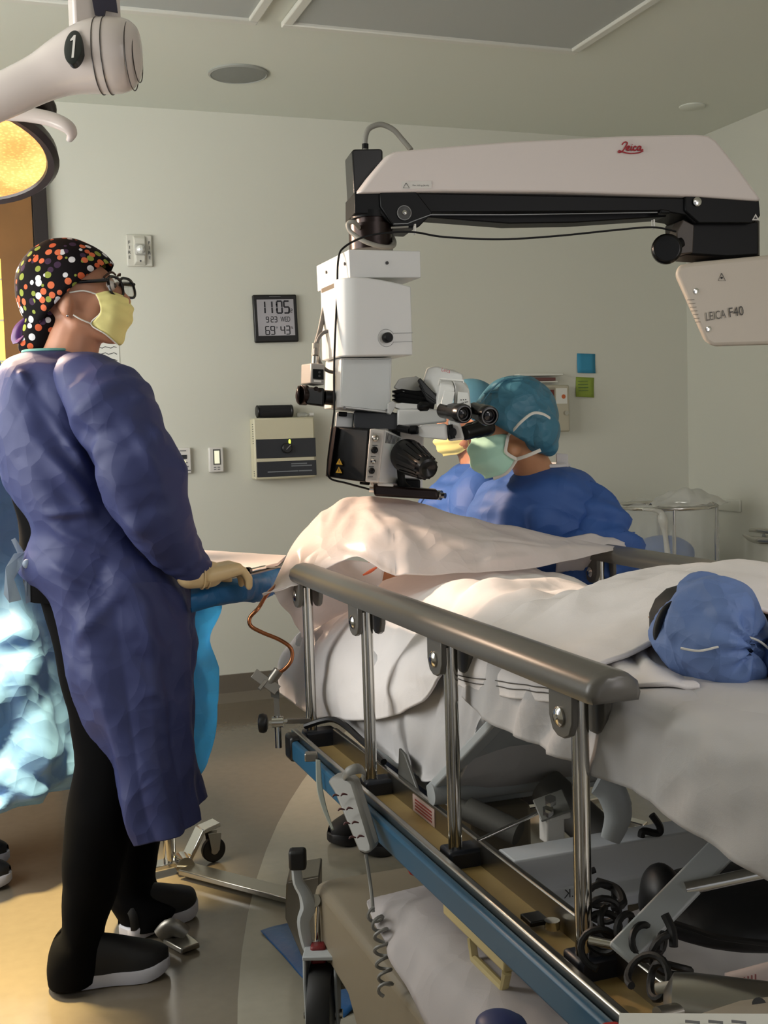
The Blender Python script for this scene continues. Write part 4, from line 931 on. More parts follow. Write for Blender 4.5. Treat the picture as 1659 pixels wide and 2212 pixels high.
MB().cyl(P(966, 886, 2.73), P(1030, 884, 2.76), .013).build('eyepiece_bridge', m_mb, sm)
MB().lathe([(.009, 0), (.011, .003), (.011, .02), (.007, .026), (.001, .027)], P(925, 878, 2.78), -R0-F0*.3, 20).cyl(P(921, 875, 2.78), P(938, 878, 2.78), .007).build('adjust_knob', m_mb, sm)
# second head behind, bellows plates
MB().loft([ring2([(849, 838, 2.88), (862, 818, 2.88), (900, 812, 2.92), (916, 826, 2.92), (912, 846, 2.90), (872, 846, 2.86)]), ring2([(851, 840, 3.02), (864, 818, 3.02), (898, 812, 3.04), (915, 826, 3.04), (912, 846, 3.02), (872, 846, 3.0)])]).build('assistant_head', m_mw2, sm, bevel=.004)
for k in range(3):
    y = 846+k*9
    MB().prism(ring2([(846, y-2, 2.88), (868, y-6, 2.86), (925, y+2, 2.86), (938, y+8, 2.86), (900, y+10, 2.86), (856, y+4, 2.87)]), F0*.10).build('bellows_plate', m_mb, sm, bevel=.002)
for k in range(3):
    MB().prism(ring2([(903+k*3, 820+k*11, 2.83), (908+k*3, 816+k*11, 2.83), (946, 858+k*4, 2.79), (940, 866+k*4, 2.79), (918+k*2, 848+k*8, 2.82)]), F0*.07).build('bellows_plate', m_mb, sm, bevel=.002)
MB().prism(ring2([(854, 872, 2.85), (868, 870, 2.84), (936, 876, 2.83), (934, 884, 2.83), (866, 884, 2.84), (852, 880, 2.85)]), F0*.11).build('assistant_base', m_mw2, sm, bevel=.004)
MB().prism(ring2([(858, 884, 2.84), (960, 884, 2.82), (966, 912, 2.82), (858, 922, 2.84)]), F0*.10).build('tube_carrier', m_mw2, sm, bevel=.005)
# lower observer tube pointing at the surgeon
MB().loft([ring2([(900, 920, 2.80), (910, 918, 2.79), (966, 914, 2.78), (968, 952, 2.78), (912, 944, 2.79), (900, 942, 2.80)]), ring2([(900, 920, 2.9), (910, 918, 2.9), (966, 914, 2.9), (968, 952, 2.9), (912, 944, 2.9), (900, 942, 2.9)])]).build('observer_tube', m_mw2, sm, bevel=.008, bseg=3)
MB().loft([ring2([(968, 906, 2.80), (994, 914, 2.79), (1004, 950, 2.79), (968, 953, 2.80)]), ring2([(968, 906, 2.92), (994, 914, 2.92), (1004, 950, 2.92), (968, 953, 2.92)])]).build('observer_end', m_mw2, sm, bevel=.005)
MB().lathe([(.010, -.02), (.012, -.01), (.0125, .0), (.010, .008), (.001, .009)], P(976, 934, 2.79), -F0+R0*.2, 20).cyl(P(970, 918, 2.79), P(976, 948, 2.79), .009).build('observer_knob', m_mb, sm)
MB().cyl(P(862, 925, 2.84), P(888, 930, 2.80), .009).lathe([(.009, 0), (.011, .002), (.011, .017), (.008, .02), (.001, .02)], P(886, 929, 2.80), R0-F0*.3, 18).build('side_knob', m_mb, sm)
eyepiece(P(1002, 936, 2.84), P(1056, 922, 2.90), .0225)
eyepiece(P(1010, 930, 2.93), P(1058, 916, 2.97), .0225)

# ================================================================ SURGICAL LAMP
m_lw = M('lamp_white', (206, 196, 190), .22)
m_lblk = M('lamp_rim', (46, 38, 32), .35)
lamp = thing('surgical_lamp', 'white articulated surgical ceiling lamp with a glowing amber lens', 'lamp', P(215, 120, 2.45))
dl = 2.45; kp = dl/FPX
path = [(-330, 350), (-120, 262), (0, 210), (85, 170), (135, 146), (180, 130), (215, 122), (255, 120), (282, 121), (298, 122), (306, 122)]
rad = [46, 46, 47, 50, 60, 72, 78, 78, 70, 50, 8]
MB().tube([P(x, y, dl) for x, y in path], [r*kp for r in rad], 36, smooth=5).build('arm', m_lw, lamp, smooth=60)
axl = (P(285, 121, dl)-P(200, 124, dl)).normalized()
for x, y, r in ((216, 122, 78.6), (235, 121, 79.5), (284, 121, 70.5), (297, 122, 53)):
    c = P(x, y, dl); u, v = frame(axl)
    MB().tube([c+(u*math.cos(2*PI*i/48)+v*math.sin(2*PI*i/48))*r*kp for i in range(49)], .0012, 5).build('seam_ring', m_lblk, lamp)
# oval badge with the figure one
c = P(165, 112, dl-66*kp); nrm = (-FW*.96 + CU*.22 - CR*.16).normalized(); ru = CR - nrm*CR.dot(nrm); ru.normalize(); uu = nrm.cross(ru)
bd = MB().lathe([(.039, -.012), (.039, .004), (.034, .005), (.001, .005)], c+nrm*.012, nrm, 40)
for i, v in enumerate(bd.v):
    q = v-c; bd.v[i] = c + ru*q.dot(ru)*.50 + uu*q.dot(uu) + nrm*q.dot(nrm)
bg = bd.build('number_badge', M('badge_black', (22, 27, 24), .35), lamp)
MB().prism([c+nrm*.0175+ru*x+uu*y for x, y in ((.001, .026), (.005, .026), (.004, -.026), (-.001, -.026), (0, .016), (-.006, .013), (-.006, .017))], nrm*.001).build('numeral', m_white, bg, smooth=0)
# drop stem to the ceiling
a = P(205, 60, 2.5)
MB().bb(a.x-.05, a.x+.05, a.y-.05, a.y+.05, a.z-.02, ZC).build('stem', m_lw, lamp, bevel=.008)
b = P(232, 14, 2.44); MB().prism([P(198, -5, 2.438), P(250, -5, 2.438), P(254, 27, 2.438), P(228, 22, 2.438), P(225, 37, 2.438), P(205, 32, 2.438)], FW*.004).build('stem_label', M('label_navy', (36, 33, 48), .4), lamp)
# dish with lens
def dish(c, n, R, tagname):
    n = n.normalized()
    d = MB().lathe([(.03, -.17), (R*.45, -.15), (R*.85, -.08), (R*1.10, -.02), (R*1.12, .0), (R*1.07, .012), (R*1.0, .008), (R*.98, .0)], c, n, 56).build('dish', m_lblk, lamp)
    MB().lathe([(R*.985, .002), (R*.7, .010), (R*.3, .014), (.001, .015)], c, n, 56).build('lens', m_lensglow, d)
    return d
m_lensglow = M('lens_glow', (255, 170, 90), .3)
nt = m_lensglow.node_tree; b_ = nt.nodes['Principled BSDF']; tc_ = nt.nodes.new('ShaderNodeTexCoord')
n1 = nt.nodes.new('ShaderNodeTexNoise'); n1.inputs['Scale'].default_value = 7; n1.inputs['Detail'].default_value = 2; nt.links.new(tc_.outputs['Object'], n1.inputs['Vector'])
rp = nt.nodes.new('ShaderNodeValToRGB'); e = rp.color_ramp.elements; e[0].position = .38; e[0].color = rgb(252, 150, 84); e[1].position = .62; e[1].color = rgb(255, 214, 130)
nt.links.new(n1.outputs['Fac'], rp.inputs[0])
vr = nt.nodes.new('ShaderNodeTexVoronoi'); vr.inputs['Scale'].default_value = 110; nt.links.new(tc_.outputs['Object'], vr.inputs['Vector'])
mr = nt.nodes.new('ShaderNodeMapRange'); mr.inputs['From Min'].default_value = 0; mr.inputs['From Max'].default_value = .5; mr.inputs['To Min'].default_value = 1.9; mr.inputs['To Max'].default_value = 1.0
nt.links.new(vr.outputs['Distance'], mr.inputs[0]); nt.links.new(mr.outputs[0], b_.inputs['Emission Strength']); nt.links.new(rp.outputs[0], b_.inputs['Emission Color'])
LC = P(-112, 326, 2.80); LN = -UP*.955 - F0*.30
dish(LC, LN, .232, 'near')
# white yoke around the dish
dq = 2.66
MB().tube([P(-200, 262, dq), P(-60, 245, dq), (P(40, 246, dq)), P(105, 256, dq), P(143, 272, dq), P(155, 288, dq+.01), P(150, 302, dq+.03)], [.017, .017, .017, .017, .016, .013, .008], 12, smooth=6, flat=.8).build('yoke', m_lw, lamp)
MB().tube([P(-180, 190, 2.75), P(20, 190, 2.78), P(95, 222, 2.80), P(112, 250, 2.80)], [.02, .022, .022, .012], 12, smooth=5).build('pivot', m_lblk, lamp)
LC2 = V((-.28, 3.75, 2.10)); T2 = V((.95, 3.08, .75)); LN2 = (T2-LC2)
dish(LC2, LN2, .232, 'far')
MB().tube([LC2-LN2.normalized()*.15, LC2-LN2.normalized()*.3+UP*.05, LC2-LN2.normalized()*.35+UP*.3, V((LC2.x-.3, LC2.y, ZC))], .025, 12, smooth=5).build('second_arm', m_lw, lamp)
def spot(name, loc, tgt, power, color, size, blend, rad):
    l = bpy.data.lights.new(name, 'SPOT'); l.energy = power; l.color = color; l.spot_size = math.radians(size); l.spot_blend = blend; l.shadow_soft_size = rad
    o = bpy.data.objects.new(name, l); col.objects.link(o); o.location = loc; o.rotation_euler = (V(tgt)-V(loc)).to_track_quat('-Z', 'Y').to_euler(); return o
spot('surgical_lamp_beam', LC+LN*.03, LC+LN*1.5-R0*.02+F0*.38, 950, (1.0, .76, .34), 50, .6, .10)
spot('surgical_lamp_far_beam', LC2+LN2.normalized()*.03, T2, 430, (1.0, .72, .52), 84, .6, .10)

# ================================================================ PEOPLE
m_skin = M('skin_warm', (176, 124, 96), .5, bump=(300, .1, .0005), var=(30, .05), Subsurface_Weight=.08)
m_skin2 = M('skin_tan', (182, 132, 96), .5, bump=(300, .1, .0005), var=(30, .05), Subsurface_Weight=.08)
m_scrub = M('black_scrubs', (6, 6, 7), .95, Specular_IOR_Level=.1)
m_gown = thin('gown_blue', (47, 55, 102), .08, .62, bump=(900, .2, .0004))
m_gown2 = thin('gown_royal', (52, 92, 162), .10, .62, bump=(900, .2, .0004))
m_gown3 = thin('gown_light', (112, 158, 216), .25, .45, bump=(700, .3, .0005))
for q_, a_, b_, c_ in ((m_gown, 7, .016, .8), (m_gown2, 7, .016, .8), (m_gown3, 7, .02, .9)): folded(q_, a_, b_, c_)
m_teal = M('teal_trim', (104, 160, 150), .7)
m_cuffw = M('white_knit', (206, 204, 204), .85, bump=(500, .3, .0005))
def cap_pattern():
    mt = M('scrub_cap_print', (20, 15, 18), .85, Specular_IOR_Level=.15, bump=(700, .2, .0004)); nt = mt.node_tree; b = nt.nodes['Principled BSDF']
    tc = nt.nodes.new('ShaderNodeTexCoord'); v = nt.nodes.new('ShaderNodeTexVoronoi'); v.inputs['Scale'].default_value = 52; v.inputs['Randomness'].default_value = .75
    nt.links.new(tc.outputs['Object'], v.inputs['Vector'])
    rp = nt.nodes.new('ShaderNodeValToRGB'); rp.color_ramp.interpolation = 'CONSTANT'; el = rp.color_ramp.elements
    cols = [(0, (196, 92, 58)), (.26, (206, 204, 206)), (.48, (136, 146, 66)), (.66, (62, 44, 66)), (.8, (204, 106, 70))]
    el[0].position = 0; el[0].color = rgb(*cols[0][1]); el[1].position = cols[1][0]; el[1].color = rgb(*cols[1][1])
    for p, c in cols[2:]:
        e = el.new(p); e.color = rgb(*c)
    sp = nt.nodes.new('ShaderNodeSeparateColor'); nt.links.new(v.outputs['Color'], sp.inputs[0]); nt.links.new(sp.outputs[0], rp.inputs[0])
    cm = nt.nodes.new('ShaderNodeMath'); cm.operation = 'LESS_THAN'; cm.inputs[1].default_value = .44; nt.links.new(v.outputs['Distance'], cm.inputs[0])
    mx = nt.nodes.new('ShaderNodeMix'); mx.data_type = 'RGBA'; mx.inputs['A'].default_value = rgb(14, 9, 12)
    nt.links.new(rp.outputs[0], mx.inputs['B']); nt.links.new(cm.outputs[0], mx.inputs['Factor']); nt.links.new(mx.outputs['Result'], b.inputs['Base Color']); return mt
m_print = cap_pattern()

class Fig:
    def __init__(s, d, fw, sd): s.d = d; s.fw = V(fw).normalized(); s.sd = V(sd).normalized(); s.ax = (s.fw, s.sd, UP)
    def W(s, px, py, o=0.0, d=None):
        d = d or s.d
        return P(px, py, d + o*s.sd.dot(FW)) if o > 0 else P(px, py, d) + s.sd*o
def arc_rows(F, rows, n=41, gap=155, d=None, sup=2.4):
    out = []
    for r in rows:
        y, xl, xr, b = r[:4]; dd = r[4] if len(r) > 4 else (d or F.d)
        g = math.radians(gap); ka = 1+abs(math.cos(g)) if gap < 180 else 2
        a = (xr-xl)/ka; c = P(xr-a, y, dd); am = a*dd/FPX; ring = []
        for i in range(n):
            t = g-2*g*i/(n-1); ct, st_ = math.cos(t), math.sin(t); e = 2/sup
            ring.append(c + R0*(am*abs(ct)**e*(1 if ct > 0 else -1)) - F0*(b*abs(st_)**e*(1 if st_ > 0 else -1)))
        out.append(ring)
    return out
def rows_smooth(rows, nv=5):
    N = len(rows[0]); colz = [spline([r[i] for r in rows], nv) for i in range(N)]
    return [[colz[i][j] for i in range(N)] for j in range(len(colz[0]))]
def path_tube(F, pts, n=32, nv=8):
    """pts: (point, radius, flat) -> dense closed rings"""
    c = spline([p[0] for p in pts], nv); r = fspline([p[1] for p in pts], nv); rings = []; u = None
    for i in range(len(c)):
        t = (c[min(i+1, len(c)-1)]-c[max(i-1, 0)]).normalized()
        if u is None: u = frame(t, F0)[0]
        else: u = (u-t*u.dot(t)).normalized()
        v = t.cross(u); rings.append([c[i]+(u*math.cos(2*PI*k/n)+v*math.sin(2*PI*k/n))*r[i] for k in range(n)])
    return rings
def half_shell(c, ax, fwd, a, b, w, polar=100, nu=40, nv=16, fn=None):
    """dome around ax; b along fwd, w sideways"""
    ax = ax.normalized(); fwd = (fwd-ax*fwd.dot(ax)).normalized(); s = ax.cross(fwd); rows = []
    for j in range(nv+1):
        t = math.radians(polar)*j/nv; row = []
        for i in range(nu):
            p = 2*PI*i/nu; k = 1 + (fn(t, p) if fn else 0)
            row.append(c + (ax*(a*math.cos(t)) + fwd*(b*math.sin(t)*math.cos(p)) + s*(w*math.sin(t)*math.sin(p)))*k)
        rows.append(row)
    return rows
def shoe(heel, toe, parent, w=.095, sole=(196, 196, 204)):
    heel = V((heel.x, heel.y, .002)); toe = V((toe.x, toe.y, .002)); L = (toe-heel).length; f = (toe-heel)/L; s = f.cross(UP)
    prof = [(0, .30), (.03, .62), (.12, .80), (.3, .78), (.5, .80), (.68, .98), (.80, 1.0), (.90, .86), (.97, .5), (1.0, .18)]
    dense = spline([V((a, b, 0)) for a, b in prof], 3)
    def ring(z, k=1.0, zt=None): 
        c = heel+f*(L*.5); pts = [heel+f*(q.x*L)+s*(q.y*w/2) for q in dense]+[heel+f*(q.x*L)-s*(q.y*w/2) for q in reversed(dense)]
        return [c+(p-c)*k+UP*(z+.012*max(0, ((p-heel).dot(f)/L-.8)/.2)) for p in pts]
    so = MB().loft([ring(0, .97), ring(.006, 1.0), ring(.026, 1.0), ring(.030, .97)]).build('shoe_sole', M('sole_%d' % sole[0], sole, .5), parent)
    mb = MB(); rows = []
    for t, hw, ht in ((.01, .55, .05), (.06, .72, .075), (.2, .76, .085), (.38, .76, .088), (.55, .80, .078), (.72, .93, .062), (.86, .84, .05), (.95, .55, .040), (.99, .25, .032)):
        c = heel+f*(L*t); rows.append([c+s*(math.cos(PI*i/12)*hw*w/2)+UP*(.026+ht*math.sin(PI*i/12)**.7) for i in range(13)])
    up_ = grid(rows, 2, 3)
    MB().loft(up_, caps=False, closed=False).build('shoe_upper', M('shoe_black', (15, 15, 16), .6), parent, smooth=180)
    return so
def mask(F, rows, mat, parent, pleat=.003, n=4):
    g = grid([[F.W(*q) for q in r] for r in rows], 6, 8)
    g = displace(g, lambda p, u, v: pleat*math.sin(u*PI*2*n)*math.sin(PI*v)**.5+.0015*rid(p, 40))
    return gridmb(g).build('face_mask', mat, parent, smooth=180, solid=.0015)
def head(mb, F, cr_, face, jaw, chin, nose, ear, neck, hs=1.0):
    ax = F.ax
    mb.ell(F.W(*cr_), (.094*hs, .076*hs, .100*hs), ax, 28, 18)
    mb.ell(F.W(*face), (.058, .060, .088), ax, 24, 16)
    for s in (-1, 1):
        mb.cap(F.W(jaw[0], jaw[1], .042*s), F.W(chin[0], chin[1], .012*s), .026, .020)
        mb.ell(F.W(ear[0], ear[1], .078*s), (.020, .010, .032), ax)
        mb.cap(F.W(ear[0]+F.fw.dot(R0)*6, ear[1]+22, .074*s), F.W(ear[0]+F.fw.dot(R0)*8, ear[1]+26, .074*s), .009, .007)
        mb.ell(F.W(face[0]+F.fw.dot(R0)*16, face[1]-8, .036*s), (.030, .026, .028), ax)
    mb.ell(F.W(*chin), (.020, .026, .020), ax)
    mb.cap(F.W(*nose[0]), F.W(*nose[1]), .008, .015)
    mb.cap(F.W(*neck[0]), F.W(*neck[1]), neck[2], neck[3])

# ---------------------------------------------------------------- standing scrub nurse
Fn = Fig(2.76, R0*math.cos(.12)-F0*math.sin(.12), -F0*math.cos(.12)-R0*math.sin(.12))
Fh = Fig(2.76, R0*math.cos(.35)-F0*math.sin(.35), -F0*math.cos(.35)-R0*math.sin(.35))
foot = oZ(230, 2090, 0)
nurse = thing('person', 'standing person in a dark blue gown, printed cap, glasses and yellow mask', 'person', (foot.x, foot.y+.12, 0))
mb = MB(); W = Fn.W
head(mb, Fh, (150, 625), (204, 652), (168, 700), (238, 726), ((254, 622), (270, 650)), (140, 655), ((172, 690), (138, 815), .058, .070))
mb.ell(W(145, 900), (.10, .15, .14), Fn.ax).ell(W(165, 1030), (.10, .13, .16), Fn.ax).ell(W(200, 1190), (.11, .14, .14), Fn.ax).cap(W(135, 850, -.10), W(140, 850, .10), .05)
for s in (-1, 1):
    if s > 0: e_, w_ = W(318, 1075, .20), W(432, 1235, .10)
    else: e_, w_ = W(205, 1060, -.17), W(290, 1200, -.10)
    mb.cap(W(180, 880, .14*s), e_, .042, .036).cap(e_, w_, .036, .026)
nl_k, nl_a = P(235, 1650, 2.66), P(168, 2050, 2.66)
fl_k, fl_a = P(275, 1640, 2.90), P(284, 1930, 2.95)
mb.cap(W(205, 1240, .07), nl_k, .07, .05).cap(nl_k, nl_a, .046, .034).cap(W(215, 1240, -.07), fl_k, .07, .05).cap(fl_k, fl_a, .044, .032)
blob(mb, 'body', m_skin, nurse, .006, 6)
# eyes
for s in (-1, 1):
    MB().ell(Fh.W(238, 618, .033*s), .0125, nu=14, nv=10).build('eye', M('eye_white', (205, 196, 188), .2), nurse)
    MB().ell(Fh.W(246, 617, .033*s), .0066, nu=12, nv=8).build('iris', M('iris_dark', (46, 32, 24), .15), nurse)
    MB().tube([Fh.W(224, 598, .05*s), Fh.W(240, 588, .036*s), Fh.W(250, 594, .018*s)], [.002, .003, .002], 6, smooth=4).build('eyebrow', M('brow', (66, 44, 34), .8), nurse)
MB().ell(Fh.W(146, 682, .088), .0032, nu=10, nv=8).build('earring', m_chrome, nurse)
# scrub cap
axc = (-R0*.66+UP*.75); lnf = (R0*.75+UP*.66)
cfn = lambda t, p: .018*noise.noise(V((math.cos(p)*3, math.sin(p)*3, t*3)))+.012*math.sin(p*9)*max(0, t-1.1)
rows = half_shell(Fh.W(152, 634), axc, lnf, .134, .123, .092, 97, fn=cfn)
cp = gridmb(rows, True).build('scrub_cap', m_print, nurse, smooth=180, solid=.003)
mbk = MB().ell(Fh.W(90, 722), (.045, .05, .06), Fh.ax).ell(Fh.W(72, 748), (.034, .04, .034), Fh.ax).ell(Fh.W(105, 690), (.05, .06, .05), Fh.ax)
o = blob(mbk, 'cap_tail', m_print, nurse, .006, 4)
MB().tube([Fh.W(55, 690, .03), Fh.W(42, 712, .03), Fh.W(40, 735, .03), Fh.W(52, 725, .035)], [.006, .014, .016, .005], 8, smooth=5, flat=.4).build('cap_ribbon', M('purple_satin', (70, 36, 92), .3), nurse)
# mask with ear loops
m_ymask = M('mask_yellow', (226, 216, 142), .8, bump=(800, .25, .0005))
mk = mask(Fh, [[(206, 634, .068), (236, 628, .056), (262, 636, .026), (270, 640, 0), (262, 640, -.018), (236, 630, -.046), (206, 634, -.062)],
          [(214, 652, .074), (248, 650, .062), (276, 656, .028), (282, 658, 0), (276, 656, -.02), (248, 650, -.05), (214, 652, -.066)],
          [(216, 676, .074), (250, 682, .062), (276, 690, .028), (281, 692, 0), (276, 690, -.02), (250, 682, -.05), (216, 676, -.064)],
          [(196, 700, .060), (228, 722, .046), (252, 742, .02), (258, 746, 0), (252, 742, -.02), (228, 722, -.046), (196, 700, -.06)]], m_ymask, nurse, .0025)
m_loop = M('loop_white', (220, 218, 210), .8)
MB().tube([Fh.W(207, 635, .066), Fh.W(180, 628, .080), Fh.W(150, 632, .086)], .0018, 6, smooth=4).build('ear_loop', m_loop, mk)
MB().tube([Fh.W(197, 699, .064), Fh.W(175, 690, .078), Fh.W(158, 680, .084)], .0018, 6, smooth=4).build('ear_loop', m_loop, mk)
MB().tube([Fh.W(206, 634, .064), Fh.W(215, 652, .068), Fh.W(217, 676, .066), Fh.W(196, 700, .062), Fh.W(228, 722, .049), Fh.W(252, 743, .022)], .0016, 6, smooth=4).build('mask_binding', m_loop, mk)
# glasses
gl = None
m_gl = M('glasses_black', (14, 11, 12), .2); m_lensg = M('lens_glass', (235, 235, 235), .03, Transmission_Weight=1.0, IOR=1.1, Alpha=.35)
for s in (-1, 1):
    c = Fh.W(250 if s > 0 else 259, 619, .034*s); wv = Fh.sd*s; upv = (UP*.96+Fh.fw*-.2).normalized(); pts = []
    for i in range(29):
        t = 2*PI*i/28; ct, st_ = math.cos(t), math.sin(t); pts.append(c + wv*(.029*abs(ct)**.7*(1 if ct > 0 else -1)) + upv*(.024*abs(st_)**.75*(1 if st_ > 0 else -1)))
    g_ = MB().tube(pts, .0034, 8).build('glasses_rim', m_gl, nurse)
    MB().prism(pts[:-1], Fh.fw*.0012).build('glasses_lens', m_lensg, g_, smooth=0)
    MB().tube([c+wv*.029+upv*.012, c+wv*.036+upv*.013-Fh.fw*.006, Fh.W(222, 606, .074*s), Fh.W(150, 612, .088*s), Fh.W(136, 632, .088*s)], [.004, .0055, .0048, .0034, .003], 8, smooth=4).build('glasses_temple', m_gl, g_)
MB().tube([Fh.W(258, 617, .006), Fh.W(260, 613, 0), Fh.W(258, 617, -.006)], .0032, 8, smooth=4).build('glasses_bridge', m_gl, nurse)
# scrub top
rws = arc_rows(Fn, [(770, 78, 190, .06), (800, 45, 200, .10), (840, 10, 235, .14), (960, 6, 245, .135), (1050, 26, 255, .13), (1120, 46, 270, .13), (1200, 52, 280, .14), (1285, 66, 300, .145)], 36, 180, 2.76, 2.2)
gridmb(rows_smooth(rws), True).build('scrub_top', m_scrub, nurse, smooth=180)
# trousers
def leg(rows, name):
    g = rows_smooth(arc_rows(Fn, rows, 32, 180, None, 2.2), 5)
    g = displace(g, lambda p, u, v: .006*rid(p, 7))
    return gridmb(g, True, True).build(name, m_scrub, nurse, smooth=180)
leg([(1240, 78, 330, .10, 2.72), (1400, 116, 335, .10, 2.71), (1520, 144, 335, .095, 2.70), (1640, 160, 325, .095, 2.68), (1760, 141, 298, .095, 2.66), (1900, 135, 262, .09, 2.66), (1990, 137, 232, .085, 2.66), (2025, 114, 226, .09, 2.66), (2070, 106, 222, .092, 2.66), (2108, 106, 214, .09, 2.66)], 'trouser_leg')
leg([(1240, 120, 335, .11, 2.82), (1640, 205, 345, .10, 2.90), (1760, 225, 352, .10, 2.92), (1850, 228, 344, .095, 2.94), (1905, 225, 338, .09, 2.95), (1935, 235, 352, .09, 2.95), (1965, 250, 384, .085, 2.95), (1988, 262, 372, .085, 2.95)], 'trouser_leg')
shoe(oZ(108, 2136, 0), oZ(368, 2098, 0), nurse)
shoe(oZ(268, 2030, 0), oZ(404, 1966, 0)+R0*.02, nurse)
# gown body, open at the back
gr_ = [(762, 62, 172, .075), (776, 30, 200, .12), (800, 18, 236, .175), (840, 16, 270, .205), (900, 15, 292, .205), (965, 16, 296, .20), (1045, 48, 300, .195), (1125, 92, 335, .19), (1170, 82, 360, .19), (1220, 60, 390, .195), (1290, 122, 416, .195), (1400, 170, 419, .205), (1500, 208, 420, .215), (1600, 244, 424, .22), (1690, 276, 432, .22), (1745, 316, 438, .215)]
g = rows_smooth(arc_rows(Fn, gr_, 171, 158, 2.76, 2.2), 12)
nd = 2.57
czg = creases([(P(40, 800, nd), P(150, 960, nd), 0.0105, -0.0240), (P(150, 960, nd), P(245, 1085, nd), 0.0120, -0.0270), (P(60, 820, nd), P(160, 985, nd), .03, .014),
  (P(90, 960, nd), P(200, 1090, nd), 0.0150, -0.0150), (P(150, 790, nd), P(205, 930, nd), 0.0150, -0.0210), (P(205, 930, nd), P(262, 1100, nd), 0.0165, -0.0330), (P(185, 850, nd), P(240, 1060, nd), .03, .016),
  (P(78, 1110, nd), P(230, 1105, nd), 0.0090, -0.0120), (P(95, 1130, nd), P(260, 1215, nd), 0.0150, -0.0120), (P(95, 1215, nd), P(250, 1285, nd), 0.0120, -0.0090),
  (P(150, 1150, nd), P(240, 1300, nd), .05, .014), (P(150, 1400, nd), P(250, 1290, nd), 0.0150, -0.0105), (P(310, 1240, nd), P(385, 1690, nd), 0.0188, -0.0330), (P(355, 1260, nd), P(420, 1700, nd), .02, .016), (P(250, 1500, nd), P(300, 1720, nd), .05, .014), (P(190, 1560, nd), P(260, 1730, nd), .03, .012),
  (P(130, 1420, nd), P(330, 1400, nd), 0.0090, -0.0060), (P(200, 1530, nd), P(390, 1480, nd), 0.0090, -0.0060), (P(100, 1030, nd), P(170, 1100, nd), .02, .010)])
g = displace(g, lambda p, u, v: (.017*crisp(V((p.x, p.y, p.z*.4)), 5, 1)+.005*crisp(p, 10, 2))*min(1, u*4)+czg(p)+.018*triw(v*7.3+.4*u)*max(0, u-.45))
gw = gridmb(g).build('gown', m_gown, nurse, smooth=180, solid=.0012)
MB().tube([g[2][i]+UP*.003 for i in range(0, 171)], .0035, 6).build('neck_binding', m_teal, gw)
# near sleeve
SL = [(W(150, 800, .10), .045), (W(190, 830, .145), .075), (W(238, 885, .18), .094), (W(278, 955, .20), .094), (W(305, 1030, .205), .090), (W(330, 1095, .19), .084), (W(365, 1155, .165), .072), (W(400, 1205, .135), .056), (W(425, 1232, .112), .040), (W(434, 1240, .105), .034)]
g = path_tube(Fn, SL, 72, 12)
sz = creases([(P(330, 880, 2.5), P(366, 920, 2.5), .018, .02), (P(345, 905, 2.5), P(340, 960, 2.5), .012, -.02), (P(205, 985, 2.5), P(255, 905, 2.5), .02, -.012), (P(290, 930, 2.48), P(355, 1035, 2.48), .02, -.012), (P(355, 1035, 2.48), P(370, 1100, 2.48), .015, -.010), (P(345, 1060, 2.48), P(380, 1140, 2.45), .03, .018),
   (P(260, 1140, 2.5), P(330, 1160, 2.48), .02, -.010), (P(300, 1080, 2.48), P(330, 1150, 2.46), .03, .012), (P(370, 1150, 2.5), P(395, 1190, 2.5), .012, -.012), (P(340, 1170, 2.5), P(400, 1225, 2.5), .016, .012), (P(420, 1165, 2.55), P(440, 1190, 2.55), .014, .014)])
g = displace(g, lambda p, u, v: -((.013*crisp(V((p.x, p.y, p.z)), 6, 5)+.004*crisp(p, 13, 6))*min(1, .3+u*3)+sz(p)), True)
gridmb(g, True).build('sleeve', m_gown, gw, smooth=180, solid=.0012)
SR = [(W(110, 800, -.10), .045), (W(135, 830, -.14), .07), (W(165, 900, -.17), .08), (W(195, 1040, -.17), .072), (W(235, 1120, -.15), .062), (W(285, 1190, -.11), .048)]
gridmb(path_tube(Fn, SR, 28, 6), True).build('sleeve', m_gown, gw, smooth=180, solid=.0012)
# waist tie
m_tie = thin('tie_pale', (150, 166, 186), .3, .5)
for pts, dd in (([(30, 1196), (53, 1193), (46, 1222), (30, 1252), (46, 1296), (20, 1302), (8, 1284), (12, 1226)], 2.62), ([(24, 1166), (32, 1162), (48, 1186), (63, 1216), (56, 1219), (40, 1200)], 2.64), ([(57, 1219), (66, 1222), (72, 1262), (66, 1300), (56, 1304), (52, 1262)], 2.63)):
    MB().prism([P(x, y, dd+.0006*(x-30)+.01*math.sin(y*.05)) for x, y in pts], F0*.002).build('waist_tie', m_tie, gw, smooth=0)
MB().ell(P(58, 1218, 2.62), (.010, .008, .011), nu=12, nv=8).build('tie_knot', m_tie, gw)
# gloved hand, palm down at the table edge
m_glove = M('latex_glove', (222, 194, 146), .42, bump=(60, .15, .001))
hb = W(436, 1242, .10); hf = (P(512, 1236, 2.70)-hb); hf = V((hf.x, hf.y, 0)).normalized(); hsd = hf.cross(UP); ho = hb
def H(f, s, z): return ho + hf*f + hsd*s + UP*z
mb = MB().cap(H(-.03, 0, .0), H(.02, 0, .0), .030, .031)
for s in (-.030, -.011, .009, .027): mb.cap(H(.015, s*.7, .0), H(.075, s, .010), .020, .016)
for s, L, in ((-.034, .042), (-.012, .050), (.010, .048), (.030, .036)):
    k = H(.075, s, .012); m1 = k + hf*(L*.45) - UP*.008; m2 = m1 + hf*(L*.30) - UP*.020; m3 = m2 + hf*(L*.02) - UP*.018
    mb.cap(k, m1, .0105, .0095).cap(m1, m2, .0095, .0088).cap(m2, m3, .0088, .0075)
mb.cap(H(.02, -.032, -.006), H(.055, -.058, -.014), .014, .011).cap(H(.055, -.058, -.014), H(.088, -.062, -.026), .0105, .008)
